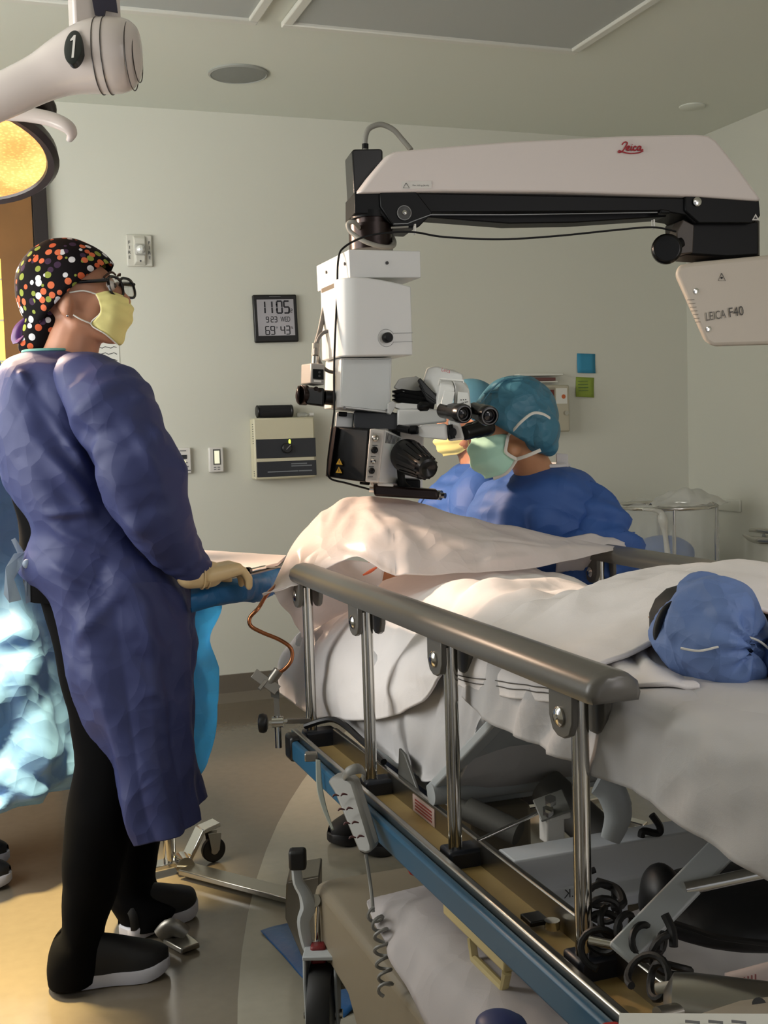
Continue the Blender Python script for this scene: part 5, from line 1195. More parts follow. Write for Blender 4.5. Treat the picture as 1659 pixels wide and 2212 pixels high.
gv = blob(mb, 'gloved_hand', m_glove, nurse, .003, 5)
for k in (0, 1): MB().tube([H(-.002+.012*k, .032*math.cos(2*PI*i/24), .032*math.sin(2*PI*i/24)) for i in range(25)], .0022, 6).build('glove_wrinkle', m_glove, gv)
ho2 = W(290, 1205, -.10); mb = MB().cap(ho2, ho2+hf*.05-UP*.01, .028, .026)
for s in (-.03, -.01, .01, .03): mb.cap(ho2+hf*.05+F0*s, ho2+hf*.12+F0*s-UP*.04, .010, .008)
mb.cap(ho2+hf*.02-F0*.03, ho2+hf*.06-F0*.05-UP*.02, .011, .008)
blob(mb, 'gloved_hand', m_glove, nurse, .004, 4)

# ---------------------------------------------------------------- second gowned person behind, at the left edge
Fs = Fig(3.35, R0, -F0); c0 = P(-110, 1700, 3.35)
p2 = thing('person', 'person in a light blue gown cut off by the left picture edge', 'person', (c0.x, c0.y, 0))
W = Fs.W; mb = MB()
head(mb, Fs, (-120, 590), (-80, 615), (-100, 655), (-60, 680), ((-45, 600), (-38, 622)), (-125, 620), ((-110, 650), (-120, 760), .055, .065))
mb.ell(W(-120, 850), (.12, .19, .17), Fs.ax).ell(W(-115, 1000), (.12, .17, .17), Fs.ax).ell(W(-110, 1140), (.13, .17, .14), Fs.ax).cap(W(-120, 780, -.14), W(-120, 780, .14), .06)
for s in (-1, 1):
    mb.cap(W(-120, 800, .18*s), W(-90, 1000, .21*s), .05, .04).cap(W(-90, 1000, .21*s), W(-60, 1180, .15*s), .04, .028)
    mb.cap(W(-110, 1180, .09*s), W(-105, 1480, .09*s), .08, .055).cap(W(-105, 1480, .09*s), V((c0.x-.03, c0.y-.09*s, .05)), .055, .04)
blob(mb, 'body', m_skin, p2, .009, 5)
g = rows_smooth(arc_rows(Fs, [(745, -190, -60, .08), (765, -240, -20, .15), (810, -270, 0, .21), (900, -280, 8, .21), (1000, -280, 14, .20), (1100, -275, 36, .20), (1200, -270, 58, .20), (1300, -265, 76, .21), (1400, -255, 108, .22), (1500, -245, 142, .23), (1600, -240, 164, .23), (1660, -235, 168, .23), (1700, -230, 166, .23)], 121, 160, 3.35, 2.3), 8)
c2 = creases([(P(60, 1300, 3.1), P(150, 1640, 3.1), .02, -.02), (P(35, 1400, 3.1), P(60, 1700, 3.1), .02, .025), (P(90, 1350, 3.1), P(130, 1600, 3.1), .03, .02), (P(10, 1500, 3.1), P(20, 1740, 3.1), .02, -.02), (P(60, 1560, 3.1), P(140, 1500, 3.1), .014, .012)])
g = displace(g, lambda p, u, v: (.034*crisp(V((p.x, p.y, p.z*.6)), 4.5, 7)+.014*crisp(p, 9, 3))*min(1, u*3)+c2(p)+.03*triw(v*8+.5*u)*max(0, u-.4))
g2 = gridmb(g).build('gown', m_gown3, p2, smooth=180, solid=.0012)
for s in (-1, 1):
    g = path_tube(Fs, [(W(-130, 790, .13*s), .08), (W(-105, 850, .2*s), .10), (W(-90, 1000, .22*s), .085), (W(-75, 1100, .19*s), .07), (W(-60, 1180, .15*s), .045)], 28, 6)
    gridmb(displace(g, lambda p, u, v: -.008*rid(p, 8, 2), True), True).build('sleeve', m_gown3, g2, smooth=180)
    mb = MB().cap(W(-60, 1180, .15*s), W(-48, 1225, .14*s), .028, .025)
    for k in range(4): mb.cap(W(-48, 1225, (.14+.016*(k-1.5))*s), W(-40, 1285, (.14+.018*(k-1.5))*s), .010, .008)
    mb.cap(W(-52, 1205, .12*s), W(-36, 1235, .10*s), .011, .009)
    blob(mb, 'gloved_hand', m_glove, p2, .004, 3)
    b_ = V((c0.x-.1, c0.y-.09*s, 0)); shoe(b_, b_+R0*.27, p2)
    MB().tube([W(-110, 1180, .09*s), W(-105, 1480, .09*s), V((c0.x-.03, c0.y-.09*s, .08))], [.10, .085, .07], 20, smooth=5).build('trouser_leg', m_scrub, p2, smooth=180)
gridmb(half_shell(W(-125, 600), (UP-R0*.5), (R0+UP*.5), .12, .115, .092, 97), True).build('scrub_cap', M('bouffant_teal', (78, 128, 150), .6), p2, smooth=180)

# ---------------------------------------------------------------- seated surgeon
sfw = (-R0*.96-F0*.10); ssd = (-F0*.98+R0*.12)
Fg = Fig(3.0, sfw, ssd); W = Fg.W
base = V((1.66, 3.08, 0))
sg = thing('person', 'seated surgeon in a blue gown, teal bouffant cap and green mask', 'person', (base.x, base.y, 0))
m_gmask = M('mask_green', (186, 234, 214), .75, bump=(800, .25, .0005))
mb = MB()
head(mb, Fg, (1118, 902), (1076, 928), (1105, 975), (1060, 1000), ((1040, 905), (1026, 930)), (1150, 915), ((1122, 955), (1160, 1030, 0, 3.06), .048, .052), .9)
tb = P(1185, 1180, 3.22)
mb.cap(P(1160, 1030, 3.06), P(1185, 1080, 3.20), .052, .06).ell(P(1190, 1120, 3.20), (.11, .15, .14), Fg.ax).ell(P(1215, 1220, 3.28), (.13, .18, .18), Fg.ax).ell(V((1.66, 3.1, .56)), (.16, .19, .15), Fg.ax).cap(P(1190, 1085, 3.2)+Fg.sd*.10, P(1190, 1085, 3.2)-Fg.sd*.10, .05)
for s in (-1, 1):
    sh_ = P(1215, 1100, 3.2)+Fg.sd*.11*s; el_ = P(1270, 1200, 3.16)+Fg.sd*.14*s; wr_ = V((1.24, 2.84+(.10 if s < 0 else -.10), .93))
    mb.cap(sh_, el_, .034, .034).cap(el_, wr_, .034, .026)
    hp = V((1.60, 3.10-.10*s, .52)); kn_ = V((1.22, 3.14-.10*s, .47)); an_ = V((1.20+.03*s, 3.24-.06*s, .09))
    mb.cap(hp, kn_, .085, .06).cap(kn_, an_, .055, .04)
blob(mb, 'body', m_skin2, sg, .007, 6)
# cap
m_bouf = folded(thin('bouffant_teal_thin', (74, 134, 160), .25, .42), 16, .014, .9)
capn = lambda t, p: .03*noise.noise(V((math.cos(p)*2.5, math.sin(p)*2.5, t*2.5)))+.018*abs(math.sin(p*6+t*2))*(t-.2)+.02*max(0, t-1.4)*math.sin(p*14)
rows = half_shell(W(1113, 905), (UP*.84+R0*.53), (-R0*.84+UP*.53), .114, .108, .098, 112, 64, 22, capn)
gridmb(rows, True).build('bouffant_cap', m_bouf, sg, smooth=180, solid=.001)
mbk = MB().ell(W(1166, 930, .03), (.052, .066, .06), Fg.ax).ell(W(1186, 962, .02), (.024, .04, .03), Fg.ax).ell(W(1150, 900, .05), (.05, .045, .06), Fg.ax)
o = blob(mbk, 'cap_back', m_bouf, sg, .006, 4)
for pts in ([(1040, 870), (1080, 825), (1130, 815)], [(1060, 880), (1110, 840), (1160, 850)], [(1045, 850), (1090, 850), (1150, 895)], [(1080, 890), (1130, 870), (1175, 890)]):
    MB().tube([W(x, y, .088-.0003*abs(x-1110)-.0004*abs(y-880)) for x, y in pts], [.001, .0025, .001], 6, smooth=6).build('cap_pleat', m_bouf, sg)
mk = mask(Fg, [[(1098, 940, .060), (1068, 936, .048), (1034, 938, .020), (1024, 940, 0), (1034, 938, -.02), (1068, 936, -.048), (1098, 940, -.06)],
          [(1094, 958, .066), (1055, 960, .055), (1022, 962, .022), (1014, 963, 0), (1022, 962, -.022), (1055, 960, -.055), (1094, 958, -.066)],
          [(1092, 975, .068), (1052, 992, .055), (1024, 1000, .022), (1017, 1001, 0), (1024, 1000, -.022), (1052, 992, -.055), (1092, 975, -.068)],
          [(1116, 992, .062), (1088, 1022, .046), (1058, 1032, .020), (1048, 1033, 0), (1058, 1032, -.02), (1088, 1022, -.046), (1116, 992, -.062)]], m_gmask, sg, .0035, 3)
for pts in ([(1098, 940, .064), (1112, 926, .10), (1125, 912, .118), (1150, 893, .124), (1172, 894, .124), (1188, 903, .11)], [(1116, 992, .066), (1140, 984, .085), (1168, 972, .09)], [(1098, 940, .064), (1094, 960, .070), (1094, 978, .072), (1116, 992, .066)], [(1116, 992, .065), (1096, 1020, .05), (1066, 1034, .03)]):
    MB().tube([W(*q) for q in pts], .0045, 8, smooth=5, flat=.4).build('mask_tie', m_loop, mk)
for s in (-1, 1):
    MB().ell(W(1052, 905, .032*s), .0125, nu=12, nv=8).build('eye', M('eye_white', (205, 196, 188), .2), sg)
    MB().tube([W(1062, 888, .05*s), W(1048, 884, .03*s), W(1044, 886, .014*s)], [.002, .003, .002], 6, smooth=4).build('eyebrow', M('brow2', (40, 30, 26), .8), sg)
# gown
gro = [(1008, 1118, 1224, .085, 3.11), (1022, 1092, 1262, .14, 3.12), (1045, 1060, 1294, .19, 3.14), (1080, 1026, 1316, .21, 3.16), (1130, 1010, 1334, .22, 3.18), (1200, 1004, 1346, .22, 3.21), (1290, 1020, 1340, .21, 3.25), (1420, 1040, 1345, .22, 3.28), (1560, 1040, 1350, .23, 3.28)]
Fgg = Fig(3.18, -R0, -F0)
g = rows_smooth(arc_rows(Fgg, gro, 121, 180, None, 2.2), 9)
nd = 2.98
c3 = creases([(P(1150, 1060, nd), P(1120, 1180, nd), .02, -.016), (P(1180, 1050, nd), P(1160, 1190, nd), .025, .016), (P(1100, 1080, nd), P(1060, 1170, nd), .02, .014), (P(1060, 1070, nd), P(1040, 1150, nd), .02, -.012), (P(1215, 1040, nd), P(1205, 1190, nd), .014, .014), (P(1240, 1060, nd), P(1215, 1150, nd), .02, -.014)])
g = displace(g, lambda p, u, v: -((.018*crisp(V((p.x, p.y, p.z*.5)), 6, 3)+.006*crisp(p, 12, 1))*min(1, u*5)+c3(p)), True)
gg = gridmb(g, True).build('gown', m_gown2, sg, smooth=180, solid=.0012)
MB().tube([q+UP*.004 for q in g[1]+[g[1][0]]], .006, 6).build('neck_binding', m_cuffw, gg)
a = P(1217, 1000, 3.03); MB().box(a+F0*.02, (.032, .006, .048), (R0*.98-UP*.1, F0, UP)).build('collar_tab', m_cuffw, gg, bevel=.002)
for s in (-1, 1):
    sh_ = P(1235, 1060, 3.17)+Fg.sd*.12*s; s2 = P(1262, 1110, 3.16)+Fg.sd*.15*s; el_ = P(1275, 1200, 3.14)+Fg.sd*.15*s; wr_ = V((1.26, 2.84+(.10 if s < 0 else -.10), .93))
    g = path_tube(Fgg, [(sh_, .045), (s2, .066), ((s2+el_)/2, .072), (el_, .07), ((el_+wr_)/2, .065), (wr_, .042)], 64, 10)
    g = displace(g, lambda p, u, v: -(.022*crisp(p, 7, 5)+.010*crisp(p, 13, 2)), True)
    gridmb(g, True).build('sleeve', m_gown2, gg, smooth=180, solid=.0012)
    mb = MB(); hd = (V((1.10, 2.86, .90))-wr_).normalized(); hs_ = hd.cross(UP).normalized()
    mb.cap(wr_, wr_+hd*.05, .028, .026)
    for k in range(4): mb.cap(wr_+hd*.05+hs_*(.015*(k-1.5)), wr_+hd*.10+hs_*(.016*(k-1.5))-UP*.02, .010, .008)
    mb.cap(wr_+hd*.02+hs_*.03*s, wr_+hd*.07+hs_*.035*s-UP*.015, .011, .008)
    blob(mb, 'gloved_hand', m_glove, sg, .004, 3)
    hp = V((1.60, 3.10-.10*s, .52)); kn_ = V((1.22, 3.14-.10*s, .47)); an_ = V((1.20+.03*s, 3.24-.06*s, .09))
    MB().tube([hp, kn_+V((.03, 0, .01)), kn_+V((-.0, 0, -.05)), an_], [.11, .085, .08, .075], 20, smooth=5).build('trouser_leg', M('navy_scrubs', (26, 34, 52), .9), sg, smooth=180)
    b_ = an_+V((.05, .03, 0)); shoe(V((b_.x, b_.y, 0)), V((b_.x-.25, b_.y-.06, 0)), sg, sole=(30, 30, 32))
st_ = thing('surgeon_stool', 'round black rolling stool under the seated surgeon', 'stool', (1.68, 3.1, 0))
MB().lathe([(.17, .355), (.18, .37), (.18, .40), (.16, .42), (.001, .42)], (1.68, 3.1, 0), UP, 32).build('seat', m_black, st_)
MB().cyl((1.68, 3.1, .07), (1.68, 3.1, .36), .025).build('gas_lift', m_chrome, st_)
for k in range(5):
    t = 2*PI*k/5+.3; MB().bar((1.68, 3.1, .08), (1.68+.26*math.cos(t), 3.1+.26*math.sin(t), .06), .035, .02).build('foot', m_chrome, st_, bevel=.004)
    MB().cyl((1.68+.26*math.cos(t), 3.1+.26*math.sin(t)-.012, .026), (1.68+.26*math.cos(t), 3.1+.26*math.sin(t)+.012, .026), .026).build('caster', m_rubber, st_)

# ---------------------------------------------------------------- third gowned person behind the eyepieces
Ft = Fig(3.85, -R0, -F0); W = Ft.W; c0 = P(1040, 1400, 3.9)
p3 = thing('person', 'person in a blue gown and yellow mask mostly hidden behind the microscope eyepieces', 'person', (c0.x, c0.y, 0))
mb = MB()
head(mb, Ft, (1012, 885), (985, 915), (1005, 955), (970, 968), ((958, 900), (950, 918)), (1028, 905), ((1012, 945), (1042, 1020), .052, .065))
mb.ell(W(1045, 1100), (.12, .18, .16), Ft.ax).ell(W(1050, 1220), (.12, .17, .18), Ft.ax).cap(W(1042, 1035, -.13), W(1042, 1035, .13), .055)
for s in (-1, 1):
    mb.cap(W(1045, 1050, .17*s), W(1030, 1190, .2*s), .05, .04).cap(W(1030, 1190, .2*s), W(950, 1260, .12*s), .04, .028)
    mb.cap(W(1045, 1280, .08*s), W(1045, 1500, .09*s), .08, .055).cap(W(1045, 1500, .09*s), V((c0.x, c0.y-.09*s, .06)), .055, .04)
blob(mb, 'body', m_skin, p3, .009, 5)
mask(Ft, [[(1010, 930, .060), (978, 926, .046), (952, 932, .018), (946, 934, 0), (952, 932, -.018), (978, 926, -.046), (1010, 930, -.06)],
          [(1012, 952, .062), (972, 955, .050), (944, 958, .02), (938, 959, 0), (944, 958, -.02), (972, 955, -.05), (1012, 952, -.062)],
          [(1014, 964, .058), (992, 980, .042), (966, 984, .018), (958, 985, 0), (966, 984, -.018), (992, 980, -.042), (1014, 964, -.058)]], m_ymask, p3, .003, 3)
gridmb(half_shell(W(1014, 892), (UP*.84+R0*.5), (-R0*.84+UP*.5), .115, .11, .092, 100), True).build('bouffant_cap', M('bouffant_teal', (78, 128, 150), .6), p3, smooth=180)
g = rows_smooth(arc_rows(Ft, [(998, 1000, 1070, .075), (1006, 975, 1090, .12), (1025, 945, 1120, .17), (1060, 918, 1150, .20), (1110, 898, 1180, .20), (1200, 890, 1190, .20), (1350, 890, 1190, .21), (1500, 885, 1195, .22)], 49, 180, 3.88, 2.3), 6)
g = displace(g, lambda p, u, v: -(.028*crisp(V((p.x, p.y, p.z*.5)), 5.5, 9)+.010*crisp(p, 11, 2))*min(1, u*4), True)
g3 = gridmb(g, True).build('gown', m_gown2, p3, smooth=180, solid=.0012)
MB().tube([q+UP*.003 for q in g[1]+[g[1][0]]], .005, 6).build('neck_binding', m_cuffw, g3)
for s in (-1, 1):
    g = path_tube(Ft, [(W(1045, 1040, .13*s), .07), (W(1035, 1080, .19*s), .10), (W(1025, 1180, .2*s), .085), (W(985, 1225, .16*s), .07), (W(950, 1260, .12*s), .045)], 28, 6)
    gridmb(displace(g, lambda p, u, v: -.009*rid(p, 8, 6), True), True).build('sleeve', m_gown2, g3, smooth=180)
    MB().tube([W(1045, 1280, .08*s), W(1045, 1500, .09*s), V((c0.x, c0.y-.09*s, .09))], [.10, .085, .07], 18, smooth=5).build('trouser_leg', M('navy_scrubs', (26, 34, 52), .9), p3, smooth=180)
    b_ = V((c0.x+.1, c0.y-.09*s, 0)); shoe(b_, b_-R0*.26, p3)

# ---------------------------------------------------------------- patient lying under the blanket
pt = thing('person', 'patient lying under the white blanket with blue shoe covers at the near end', 'person', (1.1, 2.1, .8))
mb = MB().ell((1.06, 2.90, .84), (.078, .10, .085)).cap((1.07, 2.80, .82), (1.09, 2.70, .81), .05).ell((1.1, 2.5, .80), (.17, .22, .05)).ell((1.1, 2.2, .82), (.15, .24, .05))
feet = [P(1540, 1364, 1.50), P(1775, 1410, 1.44)]
for i, fc in enumerate(feet):
    hx = 1.02 if i == 0 else 1.22
    mb.cap((hx, 2.1, .835), (hx+(fc.x-hx)*.5, 1.75, .89), .055, .045).cap((hx+(fc.x-hx)*.5, 1.75, .89), fc+V((.01, .10, -.02)), .04, .033)
for s in (-1, 1): mb.cap((1.1+.19*s, 2.62, .80), (1.1+.22*s, 2.35, .775), .038, .034).cap((1.1+.22*s, 2.35, .775), (1.1+.2*s, 2.1, .80), .032, .026)
blob(mb, 'body', m_skin2, pt, .009, 5)
m_cov = folded(M('shoe_cover_blue', (104, 130, 182), .62, bump=(700, .25, .0005)), 16, .012, .9)
for i, fc in enumerate(feet):
    c = fc; k = 1.0
    mb = MB().ell(c, (.064, .074, .066), (CR, F0, CU)).ell(c+CR*.002+CU*.026, (.054, .07, .048), (CR, F0, CU)).ell(c+CR*.020-CU*.018+F0*.02, (.060, .07, .058), (CR, F0, CU)).ell(c-CR*.022-CU*.010+F0*.02, (.044, .06, .048), (CR, F0, CU)).ell(c-CU*.036+CR*.010, (.056, .07, .040), (CR, F0, CU))
    o = blob(mb, 'shoe_cover', m_cov, pt, .0045, 5, label='crumpled blue shoe cover with elastic string')
    kn = c+CR*.034-CU*.008-F0*.05 - org(pt)
    me = o.data
    co_ = [(v.co.copy(), v.normal.copy()) for v in me.vertices]
    for v, (q, n_) in zip(me.vertices, co_):
        dk = (q-kn).length; ang = math.atan2((q-kn).dot(CU), (q-kn).dot(CR))
        v.co = q + n_*(.011*crisp(q, 10, 2)+.004*crisp(q, 22, 5)+.007*math.sin(ang*9)*math.exp(-(dk/.05)**2)-.012*math.exp(-(dk/.018)**2))
    for pts in (((1470, 1400), (1510, 1406), (1552, 1397)), ((1600, 1372), (1638, 1384), (1664, 1404))):
        MB().tube([P(x+(235 if i else 0), y+(40 if i else 0), 1.425-(.06 if i else 0)+.00016*abs(x-1540)) for x, y in pts], .0015, 6, smooth=5).build('elastic_string', m_loop, o)
    if i == 0:
        MB().tube([P(x, y, 1.53) for x, y in ((1452, 1300), (1436, 1318), (1424, 1345), (1420, 1372), (1430, 1405), (1450, 1440), (1475, 1462))], [.002, .005, .006, .006, .005, .005, .003], 10, smooth=5).build('shoe_collar', M('shoe_black', (15, 15, 16), .6), pt)
        MB().cap(c+F0*.03, c+F0*.09-CR*.012, .045, .05).build('sock', M('shoe_black', (15, 15, 16), .6), pt, smooth=180)

# ================================================================ INSTRUMENT TABLE
m_bdrape = thin('drape_blue', (42, 118, 176), .35, .4, bump=(40, .3, .003))
m_bdrape2 = thin('drape_backlit', (126, 212, 250), .6, .45, bump=(30, .3, .003))  # paler copy of the drape blue: backlight on the tail put into the colour
folded(m_bdrape, 12, .014, .9); folded(m_bdrape2, 9, .014, .9)
m_towel = M('towel_white', (226, 214, 208), .85)
zt = .90
tb_ = thing('instrument_stand', 'chrome wheeled instrument stand under the blue drape', 'instrument stand', oZ(368, 1890, 0))
top_ = [oZ(432, 1270, zt-.02), oZ(470, 1261, zt-.02), oZ(602, 1230, zt-.02), oZ(620, 1213, zt-.02), oZ(445, 1201, zt-.02), oZ(420, 1200, zt-.02)]
MB().prism([V((p.x, p.y, zt-.035)) for p in top_], (0, 0, .022)).build('tray', m_steel, tb_, bevel=.004)
pc = oZ(368, 1885, 0)
MB().cyl((pc.x, pc.y, .035), (pc.x, pc.y, .55), .018).build('outer_post', m_chrome, tb_)
MB().cyl((pc.x, pc.y, .50), (pc.x, pc.y, zt-.035), .012).build('inner_post', m_chrome, tb_)
MB().cyl((pc.x, pc.y, .28), (pc.x, pc.y, .30), .023).build('collar', m_chrome, tb_)
e1 = oZ(462, 1862, 0); lg_ = V((e1.x, e1.y, 0))
dv = (V((e1.x, e1.y, 0))-V((pc.x, pc.y, 0))); dn = dv.normalized(); bk = V((pc.x, pc.y, 0))-dn*.12
pts = [bk+UP*.03, V((pc.x, pc.y, .03)), V((pc.x, pc.y, .03))+dv*.38, V((pc.x, pc.y, .105))+dv*.72, V((pc.x, pc.y, .115))+dv*1.08]
for a, b in zip(pts[:-1], pts[1:]): MB().bar(a, b+(b-a).normalized()*.004, .052, .012).build('base_leg', m_chrome, tb_, bevel=.002)
def small_caster(c, ax):
    MB().cyl(c-ax*.010, c+ax*.010, .036, n=28).build('caster_wheel', m_rubber, tb_, bevel=.004)
    MB().cyl(c-ax*.012, c+ax*.012, .012, n=14).build('caster_hub', m_steel, tb_)
    for s in (-1, 1): MB().prism([c+ax*(s*.015)+q for q in (UP*-.008, dn*.012, dn*.02+UP*.05, dn*-.02+UP*.055, dn*-.012)], ax*.002).build('caster_fork', m_steel, tb_)
small_caster(V((e1.x, e1.y, .038)), dn.cross(UP))
small_caster(V((bk.x, bk.y, .038))-dn*.03, dn.cross(UP))
e2 = oZ(648, 1958, 0); s2 = oZ(402, 1893, 0)
MB().bar(V((s2.x, s2.y, .022)), V((e2.x, e2.y, .022)), .062, .016).build('base_arm', m_steel, tb_, bevel=.003)
MB().cyl(V((s2.x, s2.y, .028))-dn*.0+UP*.0, V((pc.x, pc.y, .028))+dv*.25, .026, n=24).build('base_joint', m_chrome, tb_)
a = oZ(640, 1955, 0)
# drape over the stand
td = thing('table_drape', 'blue surgical drape over the instrument stand in front of the gowned woman', 'drape', (top_[1].x, top_[1].y, .4))
pw = [V((p.x, p.y, zt-.010)) for p in top_]
MB().prism(pw, (0, 0, .008)).build('towel', m_towel, td, bevel=.002)
ctl = [[(412, 1268, 2.70), (436, 1263, 2.71), (470, 1257, 2.74), (528, 1246, 2.80), (570, 1237, 2.88), (606, 1226, 2.96)],
       [(412, 1290, 2.67), (436, 1284, 2.68), (470, 1278, 2.71), (528, 1264, 2.77), (570, 1254, 2.85), (606, 1246, 2.94)],
       [(412, 1313, 2.68), (436, 1308, 2.69), (470, 1303, 2.72), (528, 1294, 2.78), (570, 1288, 2.86), (606, 1282, 2.95)],
       [(412, 1320, 2.74), (436, 1315, 2.75), (470, 1309, 2.78), (528, 1299, 2.83), (570, 1292, 2.90), (606, 1286, 2.98)]]
g = displace(grid([[P(*q) for q in r] for r in ctl], 8, 7), lambda p, u, v: .016*crisp(p, 8, 2)*u)
gridmb(g).build('skirt', m_bdrape, td, smooth=180, solid=.0015)
ctl = [[(385, 1300, 3.02), (420, 1298, 3.0), (448, 1296, 3.0), (472, 1294, 3.02)], [(388, 1400, 3.02), (420, 1400, 2.99), (446, 1400, 3.0), (468, 1398, 3.03)],
       [(388, 1480, 3.02), (420, 1480, 2.99), (444, 1480, 3.0), (467, 1478, 3.03)], [(380, 1580, 3.02), (415, 1580, 2.98), (440, 1582, 2.99), (464, 1580, 3.03)], [(370, 1680, 3.0), (405, 1680, 2.98), (432, 1672, 3.0), (452, 1646, 3.03)]]
g = displace(grid([[P(*q) for q in r] for r in ctl], 9, 9), lambda p, u, v: .020*crisp(p, 6, 4))
gridmb(g).build('hanging_tail', m_bdrape2, td, smooth=180, solid=.0015)
a, b = P(533, 1232, 2.82), P(572, 1236, 2.90)
a.z = b.z = zt+.012
pr = thing('instrument_probe', 'small metal probe with a black cap lying on the draped table', 'instrument', (a.x, a.y, zt))
MB().cyl(a, a+(b-a).normalized()*.010, .010, n=18).build('end_cap', m_black, pr)
MB().cyl(a+(b-a).normalized()*.010, b, .005, n=14).build('shaft', m_chrome, pr)
MB().tube([b, b+V((.03, .03, -.006)), b+V((.08, .03, -.008)), b+V((.14, .06, -.008))], .0022, 6, smooth=5).build('tubing', m_cable, pr)

# ================================================================ COPPER DRAPE FRAME
m_cop = M('copper', (168, 108, 74), .25, 1.0)
dcp = 2.64
cf = thing('copper_drape_frame', 'bent copper tube clamped to the head end holding up the drape', 'drape frame', P(600, 1560, dcp))
MB().tube([P(720, 1160, 2.95), P(650, 1220, 2.86), P(600, 1262, 2.76), P(580, 1280, 2.70), P(570, 1294, 2.67), P(558, 1314, dcp), P(540, 1334, dcp), P(542, 1352, dcp), P(566, 1366, dcp), P(604, 1382, dcp), P(628, 1400, dcp), P(630, 1424, dcp), P(616, 1444, dcp), P(596, 1456, dcp)], .0046, 12, smooth=7).build('copper_tube', m_cop, cf)
m_cl = M('clamp_metal', (140, 136, 128), .35, .8)
MB().cyl(P(602, 1448, dcp), P(582, 1476, dcp), .012, n=18).build('tube_socket', m_cl, cf)
MB().bar(P(548, 1454, dcp-.01), P(600, 1492, dcp-.01), .024, .005, hint=-F0+UP*.5).build('clamp_plate', m_cl, cf, bevel=.001)
MB().cyl(P(575, 1470, dcp-.01), P(560, 1489, dcp-.02), .0045, n=12).build('wing_screw', m_cl, cf)
MB().prism([P(583, 1487, dcp-.005), P(602, 1494, dcp-.005), P(604, 1510, dcp-.005), P(586, 1506, dcp-.005)], F0*.006).build('offset_plate', M('plate_dark', (84, 84, 80), .4), cf)
MB().bar(P(596, 1498, dcp), P(599, 1550, dcp), .012, .006, hint=F0).build('upright', m_cl, cf)
MB().cyl(P(599, 1545, dcp), P(602, 1615, dcp), .0075, n=16).build('clamp_post', m_chrome, cf)
MB().cyl(P(581, 1562, dcp), P(622, 1558, dcp), .0055, n=14).cyl(P(588, 1560, dcp), P(612, 1559, dcp), .013, n=18).build('clamp_block', m_chrome, cf)
MB().lathe([(.014, 0), (.021, .003), (.023, .010), (.021, .019), (.012, .021), (.001, .021)], P(578, 1562, dcp), -R0, 12).build('clamp_knob', m_black, cf, bevel=.002)
MB().bar(P(618, 1558, dcp), P(668, 1556, dcp+.03), .016, .010).build('mount_arm', m_cl, cf)

# ================================================================ TRANSLUCENT PATIENT DRAPE
m_pd = thin('poly_drape', (246, 240, 238), .36, .36, .90, bump=(25, .35, .004))
folded(m_pd, 7, .014, .8)
pdp = thing('patient_drape', 'sheer white plastic drape tented over the patient head end', 'drape', (1.05, 2.75, .85))
ctl = [  # from the far side, over the ridge, to the near lower edge
 [(640, 1300, 3.05), (690, 1240, 3.12), (760, 1190, 3.15), (850, 1180, 3.12), (960, 1190, 3.06), (1080, 1200, 3.0), (1200, 1205, 2.95), (1345, 1182, 2.92)],
 [(598, 1255, 2.86), (650, 1168, 2.92), (705, 1112, 2.95), (765, 1086, 2.95), (850, 1087, 2.92), (985, 1113, 2.88), (1150, 1148, 2.86), (1346, 1178, 2.87)],
 [(580, 1275, 2.72), (645, 1208, 2.76), (690, 1150, 2.80), (750, 1105, 2.82), (850, 1125, 2.72), (990, 1140, 2.74), (1150, 1163, 2.78), (1345, 1179, 2.855)],
 [(570, 1286, 2.67), (640, 1248, 2.68), (690, 1195, 2.70), (745, 1165, 2.68), (850, 1172, 2.60), (990, 1180, 2.64), (1150, 1186, 2.72), (1344, 1181, 2.85)],
 [(566, 1284, 2.65), (625, 1270, 2.63), (690, 1240, 2.62), (760, 1205, 2.60), (855, 1236, 2.52), (1000, 1238, 2.58), (1160, 1226, 2.69), (1342, 1184, 2.84)]]
g = grid([[P(*q) for q in r] for r in ctl], 12, 12)
ck_ = creases([(P(760, 1088, 2.88), P(720, 1150, 2.75), .016, .012), (P(700, 1110, 2.9), P(705, 1200, 2.7), .012, -.010), (P(640, 1190, 2.8), P(655, 1250, 2.7), .012, .012), (P(850, 1150, 2.65), P(860, 1236, 2.52), .008, .010), (P(860, 1152, 2.66), P(1240, 1180, 2.76), .006, .005), (P(735, 1175, 2.67), P(855, 1230, 2.53), .012, .012),
  (P(940, 1090, 2.85), P(940, 1140, 2.75), .010, .006), (P(790, 1100, 2.8), P(840, 1165, 2.62), .010, -.008), (P(1040, 1160, 2.7), P(1030, 1230, 2.6), .010, .007), (P(880, 1240, 2.55), P(1120, 1190, 2.7), .008, .006), (P(1000, 1225, 2.6), P(1200, 1190, 2.73), .010, -.005)])
g = displace(g, lambda p, u, v: .012*crisp(p, 4, 9)+.004*crisp(p, 9, 3)+ck_(p))
gridmb(g).build('sheet', m_pd, pdp, smooth=180, solid=.0008)
# hanging left end of the drape
ctl = [[(590, 1270, 2.66), (630, 1262, 2.66), (675, 1238, 2.66), (740, 1205, 2.64), (830, 1228, 2.58)],
       [(600, 1290, 2.68), (640, 1300, 2.70), (690, 1290, 2.72), (745, 1270, 2.70), (825, 1255, 2.64)],
       [(625, 1318, 2.72), (650, 1340, 2.74), (690, 1330, 2.76), (740, 1310, 2.74), (800, 1285, 2.68)],
       [(634, 1350, 2.76), (655, 1385, 2.78), (690, 1362, 2.80), (730, 1335, 2.78), (780, 1300, 2.72)]]
g = displace(grid([[P(*q) for q in r] for r in ctl], 9, 9), lambda p, u, v: .016*crisp(p, 7, 5))
gridmb(g).build('hanging_end', m_pd, pdp, smooth=180, solid=.0008)
